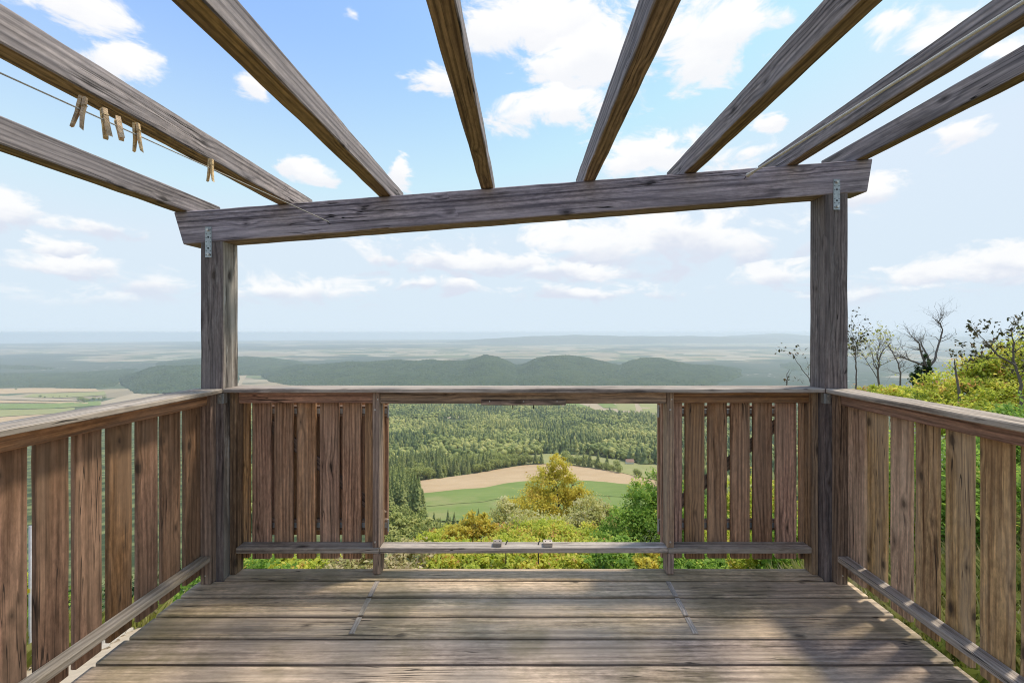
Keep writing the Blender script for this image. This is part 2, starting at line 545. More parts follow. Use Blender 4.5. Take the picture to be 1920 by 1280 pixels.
# ---- materials of the land
def land_mat():
    mat = bpy.data.materials.new('land')
    mat.use_nodes = True
    n = NT(mat.node_tree)
    pos = n('ShaderNodeNewGeometry').outputs['Position']
    x, y, z = n.xyz(pos)
    r = n.v('LENGTH', n.comb(x, y, 0.0))
    n1 = n.noise(pos, 1.3, 6.0, .65)
    n2 = n.noise(pos, 14.0, 4.0, .7)
    near = n.mix(n.step(n1, .40, .62), (.10, .115, .028), (.26, .21, .105))
    near = n.mix(n.m('MULTIPLY', n.step(n2, .5, .7), .6), near, (.05, .055, .02))
    nm = n.noise(pos, .05, 5.0, .6)
    mid = n.mix(n.step(nm, .4, .65), (.05, .07, .03), (.20, .215, .085))
    # patchwork of fields on the plain
    wv = n.v('ADD', n.comb(n.m('MULTIPLY', x, 1 / 430), n.m('MULTIPLY', y, 1 / 380), 0.0), n.v('MULTIPLY', n('ShaderNodeTexNoise', {'Vector': pos, 'Scale': .0006}).outputs['Color'], (1.6, 1.6, 0)))
    vo = n('ShaderNodeTexVoronoi', {'Vector': wv, 'Scale': 1.0}, feature='F1', distance='CHEBYCHEV')
    rc = n.xyz(vo.outputs['Color'])[0]
    fields = n.ramp(rc, [(0, (.13, .16, .07)), (.16, (.48, .36, .21)), (.34, (.22, .24, .10)), (.46, (.52, .42, .27)), (.62, (.10, .13, .055)), (.74, (.40, .30, .18)), (.9, (.56, .47, .32))], 'CONSTANT')
    fz = n.noise(n.comb(n.m('MULTIPLY', x, .00011), n.m('MULTIPLY', y, .00019), 3.0), 1.6, 6.0, .6)
    fields = n.mix(n.m('MULTIPLY', n.step(fz, .49, .54), .9), fields, (.04, .07, .04))
    # villages: pale roofs scattered among trees
    tv = n.noise(n.comb(n.m('MULTIPLY', x, .0003), n.m('MULTIPLY', y, .0004), 8.0), 1.0, 3.0)
    sp = n.noise(n.comb(n.m('MULTIPLY', x, .014), n.m('MULTIPLY', y, .006), 1.0), 1.0, 2.0)
    fields = n.mix(n.m('MULTIPLY', n.step(tv, .55, .62), n.step(sp, .62, .70)), fields, (.72, .62, .54))
    fields = n.mix(.28, fields, (.06, .08, .06))
    col = n.mix(n.step(r, 35, 90), near, mid)
    col = n.mix(n.step(n.m('ADD', y, n.m('MULTIPLY', n.m('SUBTRACT', nm, .5), 500)), 2050, 2250), col, fields)
    bump = n('ShaderNodeBump', {'Strength': .6, 'Distance': .04, 'Height': n2})
    bs = n('ShaderNodeBsdfPrincipled', {'Base Color': col, 'Roughness': .95, 'Normal': bump})
    bs.inputs['Specular IOR Level'].default_value = .1
    n('ShaderNodeOutputMaterial', {0: bs})
    return mat


def forest_mat(name, a, b, c):
    mat = bpy.data.materials.new(name)
    mat.use_nodes = True
    n = NT(mat.node_tree)
    pos = n('ShaderNodeNewGeometry').outputs['Position']
    vo = n('ShaderNodeTexVoronoi', {'Vector': n.v('MULTIPLY', pos, (1 / 16, 1 / 16, 1 / 16)), 'Scale': 1.0}, feature='F1')
    rc = n.xyz(vo.outputs['Color'])[0]
    lo = n.noise(n.v('MULTIPLY', pos, (1 / 240, 1 / 240, 1 / 120)), 1.0, 5.0, .65)
    col = n.mix(rc, a, b)
    col = n.mix(n.step(lo, .42, .66), col, c)
    hgt = n.m('SUBTRACT', 1.0, vo.outputs['Distance'])
    bump = n('ShaderNodeBump', {'Strength': 1.0, 'Distance': 9.0, 'Height': hgt})
    bs = n('ShaderNodeBsdfPrincipled', {'Base Color': col, 'Roughness': 1.0, 'Normal': bump})
    bs.inputs['Specular IOR Level'].default_value = .0
    n('ShaderNodeOutputMaterial', {0: bs})
    return mat


def crop_mat(name, a, b, stripe, scale=.5, c=None):
    mat = bpy.data.materials.new(name)
    mat.use_nodes = True
    n = NT(mat.node_tree)
    pos = n('ShaderNodeNewGeometry').outputs['Position']
    x, y, z = n.xyz(pos)
    nz = n.noise(pos, .06 * scale, 5.0, .65)
    t = n.m('ADD', n.m('MULTIPLY', x, stripe[0]), n.m('MULTIPLY', y, stripe[1]))
    t = n.m('ADD', t, n.m('MULTIPLY', nz, 3.0))
    s = n.noise(n.comb(n.m('MULTIPLY', t, scale), 0.0, 0.0), 1.0, 3.0, .7)
    fac = n.m('ADD', n.m('MULTIPLY', s, .7), n.m('MULTIPLY', nz, .4))
    col = n.mix(n.step(fac, .36, .74), a, b)
    if c:
        col = n.mix(n.step(n.noise(pos, .025 * scale, 4.0, .6), .55, .7), col, c)
    bs = n('ShaderNodeBsdfPrincipled', {'Base Color': col, 'Roughness': 1.0})
    bs.inputs['Specular IOR Level'].default_value = .0
    n('ShaderNodeOutputMaterial', {0: bs})
    return mat


M_land = land_mat()
M_forest = forest_mat('wooded_hill', (.028, .05, .03), (.08, .108, .05), (.075, .102, .046))
M_farhill = forest_mat('far_wooded_hill', (.03, .05, .03), (.05, .07, .04), (.10, .11, .06))
M_stub = crop_mat('stubble_field', (.44, .30, .165), (.56, .41, .25), (.25, .97))
M_green = crop_mat('green_crop', (.155, .215, .065), (.25, .30, .10), (.2, .98), .5, (.29, .29, .12))
M_mead = crop_mat('pale_meadow', (.25, .27, .10), (.38, .34, .16), (.3, .95))
M_pale = crop_mat('pale_stubble', (.40, .31, .20), (.46, .37, .25), (.3, .95), .2)
M_track = crop_mat('farm_track', (.55, .44, .30), (.62, .52, .38), (.3, .95))

# ---- the ground sheet: a polar net round the camera, out to the far plain
angs = np.concatenate([np.arange(-78, 78.01, .6), np.arange(82, 278, 4.0)])
rad = np.concatenate([[.6, 1.2, 1.8], np.geomspace(2.4, 24500, 250)])
A, RR = np.meshgrid(np.radians(angs), rad)
back = np.clip((np.abs(np.degrees((A + np.pi) % (2 * np.pi) - np.pi)) - 80) / 60, 0, 1)
RR = RR * (1 - .85 * back * (RR > 40))
X_, Y_ = RR * np.sin(A), RR * np.cos(A)
Z_ = ground(X_, Y_)
nr, na = X_.shape
V = np.stack([X_.ravel(), Y_.ravel(), Z_.ravel()], 1)
idx = np.arange(nr * na).reshape(nr, na)
nxt = np.roll(idx, -1, 1)
Fg = np.stack([idx[:-1].ravel(), idx[1:].ravel(), nxt[1:].ravel(), nxt[:-1].ravel()], 1)
g_ob = meshobj('ground', fast_mesh('ground', V, Fg, M_land, smooth=True))
tag(g_ob, 'hillside dropping away below the deck to a wide plain of fields', 'ground', kind='structure')
RR = None


def hill_sheet(i, x0, x1, y0, y1, step, label, mat, name='hill'):
    xs = np.arange(x0, x1 + 1, step)
    ys = np.arange(y0, y1 + 1, step)
    X, Y = np.meshgrid(xs, ys)
    Z = ridge_h(i, X, Y) - 6
    Z = Z + 3.5 * rng.standard_normal(Z.shape) + 12 * vnoise(X / 150, Y / 190) * np.clip((Z - base_ground(X, Y)) / 60, 0, 1)
    idx = np.arange(X.size).reshape(X.shape)
    Fq = np.stack([idx[:-1, :-1].ravel(), idx[:-1, 1:].ravel(), idx[1:, 1:].ravel(), idx[1:, :-1].ravel()], 1)
    o = meshobj(name, fast_mesh(name, np.stack([X.ravel(), Y.ravel(), Z.ravel()], 1), Fq, mat, smooth=True))
    return tag(o, label, 'hill', kind='structure')


hill_sheet(0, -3400, 3000, 2750, 5500, 16, 'long wooded ridge of rounded tops beyond the front railing', M_forest)
hill_sheet(1, 1500, 6800, 3900, 6600, 24, 'low wooded hill beside the gap right of the long ridge', M_forest)
hill_sheet(2, -8000, -1600, 4000, 6900, 24, 'broad wooded hill behind the left post', M_forest)
hill_sheet(3, -4200, -1600, 2500, 4700, 16, 'wooded hill spur reaching down to the pale fields', M_forest)


def far_range(pts, Y, label, depth=2500):
    a = np.array(pts, float)
    xs = np.linspace(a[0, 0], a[-1, 0], 160)
    tops = np.interp(xs, a[:, 0], a[:, 1]) + .9 * vnoise(xs / 22, xs * 0) * .8
    V, n = [], len(xs)
    ts = np.linspace(-1, 1, 9)
    for t in ts:
        yy = Y + t * depth
        for px_, py_ in zip(xs, tops):
            top = H - (py_ - CY) * Y / F
            g = max(0, 1 - t * t) ** .7
            V.append(((px_ - CX) * Y / F, yy, -425 + (top + 425) * g))
    idx = np.arange(9 * n).reshape(9, n)
    Fq = np.stack([idx[:-1, :-1].ravel(), idx[:-1, 1:].ravel(), idx[1:, 1:].ravel(), idx[1:, :-1].ravel()], 1)
    o = meshobj('hill', fast_mesh('hill', V, Fq, M_farhill, smooth=True))
    tag(o, label, 'hill', kind='structure')


far_range([(800, 644), (850, 640), (900, 636), (960, 632), (1040, 629), (1085, 627), (1130, 629), (1210, 630), (1300, 630), (1400, 632), (1500, 636), (1600, 641), (1700, 645)], 18500, 'hazy far range of hills on the horizon')
far_range([(1280, 640), (1340, 633), (1400, 628), (1450, 625), (1500, 628), (1560, 630), (1640, 629), (1680, 627), (1740, 630), (1830, 631), (1930, 629), (2050, 633), (2200, 640)], 20500, 'hazy far mountains behind the right post')


# ---- fields laid over the slope, as strips between two boundary lines read off the photograph
def resample(pts, n):
    a = np.array(pts, float)
    s = np.concatenate([[0], np.cumsum(np.hypot(*np.diff(a, axis=0).T))])
    t = np.linspace(0, s[-1], n)
    return np.stack([np.interp(t, s, a[:, 0]), np.interp(t, s, a[:, 1])], 1)


def field(name, top, bot, mat, label, cat='field', lift=.5, n=46, m=7):
    a, b = resample(top, n), resample(bot, n)
    rows = [a + (b - a) * k / (m - 1) for k in range(m)]
    q = np.concatenate(rows)
    V = hits(q[:, 0], q[:, 1])
    V[:, 2] += lift
    idx = np.arange(n * m).reshape(m, n)
    Fq = np.stack([idx[:-1, :-1].ravel(), idx[1:, :-1].ravel(), idx[1:, 1:].ravel(), idx[:-1, 1:].ravel()], 1)
    o = meshobj(name, fast_mesh(name, V, Fq, mat, smooth=True))
    tag(o, label, cat, kind='structure')
    return np.concatenate([a, b[::-1]])


def zz(pts):
    return [(700 + x / 3.4286, 740 + y / 3.4286) for x, y in pts]


tan_top = zz([(190, 572), (330, 548), (450, 535), (560, 520), (680, 500), (800, 480), (900, 463), (1000, 450), (1090, 446), (1200, 452), (1290, 458), (1400, 470), (1500, 485), (1600, 505), (1690, 528), (1860, 560)])
tan_bot = zz([(240, 642), (400, 627), (560, 609), (700, 601), (760, 590), (840, 572), (950, 558), (1090, 552), (1250, 548), (1400, 556), (1500, 563), (1590, 574), (1700, 580), (1860, 600)])
grn_bot = zz([(290, 722), (400, 716), (520, 703), (700, 692), (790, 672), (900, 668), (1100, 655), (1300, 640), (1450, 650), (1600, 660), (1860, 690)])
low_bot = zz([(330, 800), (420, 815), (560, 815), (640, 820), (800, 830), (900, 830), (1100, 830), (1300, 830), (1450, 830), (1600, 830), (1860, 830)])
mead_top = zz([(780, 418), (900, 399), (1000, 388), (1130, 380), (1250, 382), (1350, 388), (1450, 398), (1550, 415), (1650, 436), (1750, 447), (1860, 455)])
mead_bot = zz([(820, 440), (900, 440), (1000, 442), (1090, 444), (1200, 450), (1290, 456), (1400, 468), (1500, 483), (1600, 503), (1690, 526), (1860, 556)])
polys = []
polys.append(field('field', tan_top, tan_bot, M_stub, 'curved tan stubble field below the pine forest'))
polys.append(field('field', tan_bot, grn_bot, M_green, 'green crop field curving along below the tan stubble'))
polys.append(field('field', [(x, y + .5) for x, y in grn_bot], low_bot, M_green, 'lower green strip of field above the near bushes', lift=.45))
polys.append(field('field', mead_top, mead_bot, M_mead, 'pale green meadow between the pine forest and the hedge row'))
far_top = zz([(1100, 40), (1300, 36), (1500, 32), (1860, 30)])
far_bot = zz([(1130, 78), (1300, 92), (1500, 120), (1860, 160)])
polys.append(field('field', far_top, far_bot, M_pale, 'pale distant fields past the forest', lift=2.0))
for k, (a, b, m_) in enumerate([((1180, 55, 1290, 50), (1290, 82, 1400, 86), M_green), ((1420, 45, 1520, 45), (1480, 88, 1590, 92), M_green), ((1560, 60, 1680, 60), (1570, 105, 1690, 108), M_mead), ((1700, 50, 1840, 50), (1740, 120, 1850, 125), M_mead)]):
    field('field', zz([(a[0], a[1]), (a[2], a[3])]), zz([(b[0], b[1]), (b[2], b[3])]), m_, ['small green plot among the pale distant fields', 'long green plot among the pale distant fields', 'olive plot among the pale distant fields', 'broad olive plot at the edge of the pale distant fields'][k], lift=3.0, n=8, m=4)
trk = zz([(70, 214), (150, 203), (230, 191)])
polys.append(field('forest_track', trk, [(x, y + 2.6) for x, y in trk], M_track, 'pale track cut through the pine forest', 'track', n=12, m=3))
trk2 = zz([(440, 148), (490, 142), (560, 141)])
polys.append(field('forest_track', trk2, [(x, y + 2.4) for x, y in trk2], M_track, 'short pale clearing strip inside the pine forest', 'track', n=12, m=3, lift=1.0))
# fields of the valley on the left, seen over the left railing
LF = [([(-90, 731), (60, 728), (180, 729)], [(-90, 741), (60, 737), (185, 734)], M_stub, 'tan field under the left wooded hill'),
      ([(60, 739), (185, 735), (195, 733)], [(40, 745), (120, 746), (200, 741)], M_mead, 'olive strip beside a tan field in the left valley'),
      ([(-120, 743), (0, 742), (70, 747), (160, 750)], [(-120, 750), (0, 749), (70, 751), (160, 753)], M_pale, 'pale wedge of stubble in the left valley'),
      ([(-120, 752), (0, 751), (70, 753), (165, 754)], [(-120, 756), (0, 756), (70, 756), (165, 757)], M_stub, 'thin tan strip of field in the left valley'),
      ([(-150, 757), (0, 757), (100, 757), (190, 752)], [(-150, 771), (0, 768), (100, 766), (190, 760)], M_green, 'green crop strip in the left valley'),
      ([(-150, 772), (0, 769), (100, 767), (140, 765)], [(-150, 790), (0, 782), (100, 776), (140, 774)], M_mead, 'pale green meadow strip in the left valley'),
      ([(-150, 792), (0, 783), (90, 777), (140, 775)], [(-150, 830), (0, 820), (90, 810), (140, 800)], M_stub, 'tan meadow near the left railing'),
      ([(185, 755), (250, 738), (310, 737), (380, 722)], [(195, 765), (280, 750), (330, 748), (400, 742)], M_pale, 'pale stubble slope below the wooded spur'),
      ([(445, 704), (452, 699), (466, 698)], [(430, 724), (445, 724), (452, 722)], M_pale, 'pale strip of field running between two wooded hills')]
for t, b, m_, lab in LF:
    field('field', t, b, m_, lab, lift=2.5, n=20, m=5)


def woodland(top, bot, label, n=150, m=26, hh=15):
    a, b = resample(top, n), resample(bot, n)
    q = np.concatenate([a + (b - a) * k / (m - 1) for k in range(m)])
    V = hits(q[:, 0], q[:, 1])
    idx = np.arange(n * m).reshape(m, n)
    e = np.ones((m, n))
    e[0] = e[-1] = 0
    e[:, 0] = e[:, -1] = 0
    V[:, 2] += -3 + e.ravel() * (hh + rng.normal(0, 2.5, n * m))
    Fq = np.stack([idx[:-1, :-1].ravel(), idx[1:, :-1].ravel(), idx[1:, 1:].ravel(), idx[:-1, 1:].ravel()], 1)
    o = meshobj('woodland', fast_mesh('woodland', V, Fq, M_forest, smooth=True))
    tag(o, label, 'woodland', kind='structure')


woodland([(-160, 703), (0, 700), (140, 699), (210, 694), (260, 690)], [(-160, 729), (0, 727), (100, 727), (170, 730), (215, 724)], 'broad dark woodland lying above the pale fields of the left valley')
woodland([(-160, 684), (0, 684), (60, 686), (100, 690)], [(-160, 692), (0, 692), (60, 692), (100, 693)], 'thin far belt of woodland on the left plain', m=8)


# ------------------------------------------------------------------ leaves and trees
def leaf_mat(name, stops, trans=.55, rough=.6):
    mat = bpy.data.materials.new(name)
    mat.use_nodes = True
    n = NT(mat.node_tree)
    a = n('ShaderNodeAttribute', attribute_name='tint')
    c = n.ramp(n.xyz(a.outputs['Vector'])[0], stops)
    d1 = n('ShaderNodeBsdfPrincipled', {'Base Color': c, 'Roughness': rough})
    d1.inputs['Specular IOR Level'].default_value = .25
    tr = n('ShaderNodeBsdfTranslucent', {0: n.mix(.5, c, (.30, .34, .05), 'MULTIPLY')})
    tr = n('ShaderNodeBsdfTranslucent', {0: c})
    mx = n('ShaderNodeMixShader', {0: trans, 1: d1, 2: tr})
    n('ShaderNodeOutputMaterial', {0: mx})
    return mat


L_yellow = leaf_mat('yellowing_leaves', [(0, (0.320, 0.349, 0.058)), (.3, (0.612, 0.553, 0.087)), (.65, (0.844, 0.699, 0.116)), (.9, (0.850, 0.728, 0.146)), (1, (0.582, 0.364, 0.087))])
L_green = leaf_mat('green_leaves', [(0, (0.119, 0.223, 0.037)), (.4, (0.253, 0.416, 0.067)), (.8, (0.446, 0.594, 0.105)), (1, (0.713, 0.669, 0.133))])
L_olive = leaf_mat('dry_olive_leaves', [(0, (0.360, 0.372, 0.096)), (.4, (0.576, 0.564, 0.192)), (.75, (0.720, 0.672, 0.300)), (1, (0.816, 0.744, 0.456))])
L_orange = leaf_mat('golden_leaves', [(0, (.40, .38, .06)), (.4, (.66, .58, .10)), (.75, (.76, .62, .10)), (1, (.70, .48, .09))])
L_lime = leaf_mat('yellow_green_leaves', [(0, (0.208, 0.297, 0.045)), (.35, (0.475, 0.549, 0.075)), (.7, (0.743, 0.743, 0.119)), (.92, (0.850, 0.653, 0.164)), (1, (0.683, 0.356, 0.133))])
L_brown = leaf_mat('brown_green_leaves', [(0, (.045, .05, .02)), (.5, (.09, .09, .035)), (.8, (.16, .12, .05)), (1, (.20, .10, .045))], trans=.2)
L_ivy = leaf_mat('ivy_leaves', [(0, (.02, .045, .012)), (.6, (.05, .10, .025)), (1, (.12, .18, .05))], trans=.2)
L_grass = leaf_mat('grass_blades', [(0, (0.127, 0.172, 0.034)), (.4, (0.299, 0.322, 0.069)), (.75, (0.483, 0.437, 0.161)), (1, (0.598, 0.506, 0.299))], trans=.3)
L_pink = leaf_mat('dry_grass_heads', [(0, (.30, .34, .08)), (.4, (.50, .46, .18)), (.8, (.64, .52, .30)), (1, (.70, .56, .40))], trans=.4)
L_fir = leaf_mat('fir_needles', [(0, (0.072, 0.115, 0.043)), (.5, (0.230, 0.274, 0.086)), (1, (0.490, 0.475, 0.144))], trans=.35)
L_broad = leaf_mat('wood_leaves', [(0, (0.158, 0.216, 0.058)), (.5, (0.403, 0.432, 0.122)), (1, (0.662, 0.619, 0.216))], trans=.4)
M_bark = plain('grey_bark', (.11, .085, .065), .95, 0, .8, 30, .5)
M_dead = plain('dead_bark', (.17, .14, .115), .95, 0, .8, 30, .4)


def unit(n):
    v = rng.standard_normal((n, 3))
    return v / np.linalg.norm(v, axis=1, keepdims=True)


def leaves_mesh(name, cen, size, mat, tint, up=.9, aspect=.5):
    """one folded diamond-shaped leaf per centre"""
    n = len(cen)
    ax = unit(n)
    ax[:, 2] -= .25
    ax /= np.linalg.norm(ax, axis=1, keepdims=True)
    nm = unit(n)
    nm[:, 2] += up * 2
    sd = np.cross(nm, ax)
    sd /= np.maximum(np.linalg.norm(sd, axis=1, keepdims=True), 1e-6)
    nm = np.cross(ax, sd)
    L = (size * rng.uniform(.65, 1.35, n))[:, None]
    a = cen - ax * L * .5
    b = cen + sd * L * aspect * .5 + nm * L * .09
    c = cen + ax * L * .5 - nm * L * .05
    e = cen - sd * L * aspect * .5 + nm * L * .09
    V = np.stack([a, b, c, e], 1).reshape(-1, 3)
    Fq = np.arange(4 * n).reshape(n, 4)
    t = np.clip(np.repeat(tint, 4), 0, 1)
    return fast_mesh(name, V, Fq, mat, cols=np.stack([t, t, t], 1))


def lobe_points(lobes, n):
    """leaf centres in clumps filling ellipsoid lobes (c, r)"""
    vols = np.array([(r[0] * r[1] * r[2]) ** .72 for c, r in lobes])
    cnt = (vols / vols.sum() * n).astype(int)
    pts, tint = [], []
    for (c, r), k in zip(lobes, cnt):
        ncl = max(5, k // 42)
        dirs = unit(ncl)
        rr = rng.uniform(.35, 1.06, ncl) ** .6
        cl = dirs * rr[:, None]
        w_ = rng.integers(0, ncl, k)
        sig = rng.uniform(.09, .2, ncl)
        q = cl[w_] + rng.standard_normal((k, 3)) * sig[w_][:, None] * np.array([1, 1, .75])
        ct = rng.normal(.5, .17, ncl)
        pts.append(q * np.array(r) + np.array(c))
        tint.append(ct[w_] + rng.normal(0, .14, k) + .10 * q[:, 2])
    return np.concatenate(pts), np.concatenate(tint)


def twist(p0, p1, n=6, amp=.06):
    p0, p1 = Vector(p0), Vector(p1)
    L = (p1 - p0).length
    return [p0.lerp(p1, i / (n - 1)) + (Vector((random.gauss(0, 1), random.gauss(0, 1), random.gauss(0, .5))) * amp * L * (0 if i in (0, n - 1) else .5)) for i in range(n)]


def shrub(name, lobes, n, size, mat, label, cat, base=None, depth=1.0, group=None, trunk_r=.05, stems=1, aspect=.55, up=.9):
    """lobes: (px, py, rx_px, ry_px, Y) ; stems run from the ground up into the lobes"""
    L3 = []
    for px, py, rx, ry, Y in lobes:
        c = P(px, py, Y)
        L3.append(((c.x, c.y, c.z), (rx * Y / F, rx * Y / F * depth, ry * Y / F)))
    cs = np.array([c for c, r in L3])
    if base is None:
        bx, by = float(cs[:, 0].mean()), float(cs[:, 1].mean())
    else:
        bx, by = base
    bz = float(ground(bx, by)) - .1
    root = empty(name, (bx, by, bz + .1), label, cat, group)
    tubes = []
    for s in range(stems):
        b0 = Vector((bx + random.uniform(-.15, .15) * (stems > 1), by + random.uniform(-.15, .15) * (stems > 1), bz))
        mid = Vector((bx, by, bz)).lerp(Vector(cs.mean(0)), .55)
        for (c, r) in L3[s::stems]:
            tip = Vector(c) + Vector((0, 0, r[2] * .7))
            path = twist(b0, mid, 4, .05) + twist(mid, tip, 6, .10)[1:]
            tubes.append((path, [trunk_r * (1 - .88 * i / (len(path) - 1)) for i in range(len(path))]))
            for _ in range(9):
                st = path[random.randint(3, len(path) - 2)]
                dv = Vector(tuple(unit(1)[0])) * max(r) * random.uniform(.5, 1.0)
                dv.z = abs(dv.z) * .8
                pt = twist(st, st + dv, 4, .12)
                tubes.append((pt, [trunk_r * .25 * (1 - .8 * i / 3) for i in range(4)]))
    meshobj('stem' if trunk_r < .05 else 'trunk', tubes_mesh('stem', tubes, M_bark, 5), root)
    pts, t = lobe_points(L3, n)
    meshobj('foliage' if trunk_r < .05 else 'crown', leaves_mesh('foliage', pts, size, mat, t, up, aspect), root)
    return root


# ---- forest of the lower slope
from itertools import product


def in_poly(px, py, poly):
    n = len(poly)
    c = np.zeros(px.shape, bool)
    j = n - 1
    for i in range(n):
        xi, yi = poly[i]
        xj, yj = poly[j]
        hit = ((yi > py) != (yj > py)) & (px < (xj - xi) * (py - yi) / (yj - yi + 1e-12) + xi)
        c ^= hit
        j = i
    return c


cand = []
yv = 190.0
while yv < 2150:
    sp = 5.5 + yv / 230
    u0, u1 = (415 - CX) / F, (1560 - CX) / F
    xs = np.arange(u0 * yv, u1 * yv, sp)
    cand.append(np.stack([xs + rng.uniform(-.45, .45, len(xs)) * sp, yv + rng.uniform(-.45, .45, len(xs)) * sp, np.full(len(xs), sp)], 1))
    yv += sp * .9
cand = np.concatenate(cand)
cz_ = ground(cand[:, 0], cand[:, 1])
cpx = CX + F * cand[:, 0] / cand[:, 1]
cpy = CY + F * (H - cz_) / cand[:, 1]
keep = np.ones(len(cand), bool)
for pl in polys:
    keep &= ~in_poly(cpx, cpy, pl)
# only the woods: keep the valley bottom of the far fields free, and thin what the panels hide
keep &= ~((cpx > 1085) & (cpy < 766))
hidden = (cpx < 690) | (cpx > 1275)
keep &= ~(hidden & (rng.random(len(cand)) < .55))
cand, cz_, cpx, cpy = cand[keep], cz_[keep], cpx[keep], cpy[keep]
open_ = vnoise(cand[:, 0] / 95 + 3, cand[:, 1] / 150 + 1) > .98
cand, cz_, cpx, cpy = cand[~open_], cz_[~open_], cpx[~open_], cpy[~open_]
mixn = vnoise(cand[:, 0] / 75, cand[:, 1] / 110) + .55 * vnoise(cand[:, 0] / 21 + 5, cand[:, 1] / 30)
is_fir = (mixn + rng.normal(0, .35, len(cand))) > .12
# broadleaf belt at the foot of the slope on the left and along the fields
is_fir |= (cpy > 905) & (rng.random(len(cand)) < .55)
is_fir &= ~((cpy > 985) & (rng.random(len(cand)) < .5))
tone = .5 + .34 * vnoise(cand[:, 0] / 130 + 9, cand[:, 1] / 170) + rng.normal(0, .2, len(cand))
dist = np.hypot(cand[:, 0], cand[:, 1])
hgt = np.where(is_fir, rng.uniform(11, 24, len(cand)), rng.uniform(7, 17, len(cand)))
edge_px = np.interp(cpy, [880, 905, 975, 1010], [700, 755, 795, 812])
front = (cpy > 925) & (cpx > edge_px) & (cpx < 1300)
lim = (cpy - 968) * cand[:, 1] / F
hgt = np.where(front, np.minimum(hgt, lim), hgt)
ok = hgt > 4
cand, cz_, cpx, cpy, is_fir, tone, dist, hgt = [q_[ok] for q_ in (cand, cz_, cpx, cpy, is_fir, tone, dist, hgt)]
vis = (cpx > 715) & (cpx < 1245) & (cpy > 700) & (cpy < 1010)


def fir_lo(k):
    V, Fc = [], []
    for L in range(4):
        z0, z1, r = .10 + .2 * L, min(1.0, .46 + .2 * L), .24 * (1 - .21 * L)
        b = len(V)
        for j in range(6):
            a = j * math.pi / 3 + L * .5
            rr = r * random.uniform(.7, 1.2)
            V.append((rr * math.cos(a), rr * math.sin(a), z0 + random.uniform(-.03, .03)))
        V.append((random.uniform(-.01, .01), random.uniform(-.01, .01), z1))
        Fc += [(b + j, b + (j + 1) % 6, b + 6) for j in range(6)]
    return np.array(V), np.array(Fc)


def broad_lo(k):
    bm = bmesh.new()
    for q in range(5):
        c = Vector((random.uniform(-.2, .2), random.uniform(-.2, .2), random.uniform(.34, .78))) if q else Vector((0, 0, .5))
        r_ = random.uniform(.17, .26) if q else .3
        nv = bmesh.ops.create_icosphere(bm, subdivisions=1, radius=r_)['verts']
        for v in nv:
            v.co *= random.uniform(.75, 1.2)
            v.co += c
    bm.verts.ensure_lookup_table()
    bm.verts.index_update()
    V = np.array([tuple(v.co) for v in bm.verts])
    Fc = np.array([[v.index for v in f.verts] for f in bm.faces])
    bm.free()
    return V, Fc


def forest_stuff(sel, protos, mat, name, label):
    Vs, Fs, Cs, b = [], [], [], 0
    ids = np.where(sel)[0]
    for i in ids:
        v, f = protos[i % len(protos)]
        a = rng.uniform(0, 6.28)
        ca, sa = math.cos(a), math.sin(a)
        h = hgt[i] * (1 + cand[i, 2] * .012)
        wd = h * (1 + (cand[i, 2] - 6) * .05)
        q = np.empty_like(v)
        q[:, 0] = (v[:, 0] * ca - v[:, 1] * sa) * wd + cand[i, 0]
        q[:, 1] = (v[:, 0] * sa + v[:, 1] * ca) * wd + cand[i, 1]
        q[:, 2] = v[:, 2] * h + cz_[i] - .4
        Vs.append(q)
        Fs.append(f + b)
        Cs.append(np.full(len(v), tone[i]) + rng.normal(0, .13, len(v)))
        b += len(v)
    t = np.clip(np.concatenate(Cs), 0, 1)
    o = meshobj(name, fast_mesh(name, np.concatenate(Vs), np.concatenate(Fs), mat, cols=np.stack([t, t, t], 1)))
    tag(o, label, 'forest', kind='stuff')


order = np.argsort(dist + (~vis) * 1e6)
solo_f = [i for i in order if vis[i] and is_fir[i]][:260]
solo_b = [i for i in order if vis[i] and not is_fir[i]][:240]
solo = np.zeros(len(cand), bool)
solo[solo_f] = True
solo[solo_b] = True
forest_stuff(is_fir & ~solo, [fir_lo(k) for k in range(6)], L_fir, 'conifer_forest', 'dense dark pine and spruce forest covering the lower slope')
forest_stuff(~is_fir & ~solo, [broad_lo(k) for k in range(6)], L_broad, 'broadleaf_forest', 'lighter green broadleaf trees mixed through the forest')


def fir_hi():
    """unit-height spruce: whorls of drooping branch blades"""
    V, Fq, T = [], [], []
    for L in range(19):
        z = .12 + .86 * L / 18
        r = .235 * (1 - z) ** .85 + .012
        k = 9 if L < 13 else 6
        for j in range(k):
            a = j * 6.283 / k + L * 1.1 + random.uniform(-.2, .2)
            rr = r * random.uniform(.7, 1.2)
            dz_ = -.05 * random.uniform(.4, 1.4) - r * .25
            ca, sa = math.cos(a), math.sin(a)
            wv = rr * .36
            b = len(V)
            V += [(0, 0, z + .03), (ca * rr * .6 - sa * wv, sa * rr * .6 + ca * wv, z + dz_ * .6),
                  (ca * rr, sa * rr, z + dz_), (ca * rr * .6 + sa * wv, sa * rr * .6 - ca * wv, z + dz_ * .6)]
            Fq.append((b, b + 1, b + 2, b + 3))
            T += [random.uniform(.2, .5), random.uniform(.3, .8), random.uniform(.5, 1), random.uniform(.3, .8)]
    return V, Fq, np.array(T)


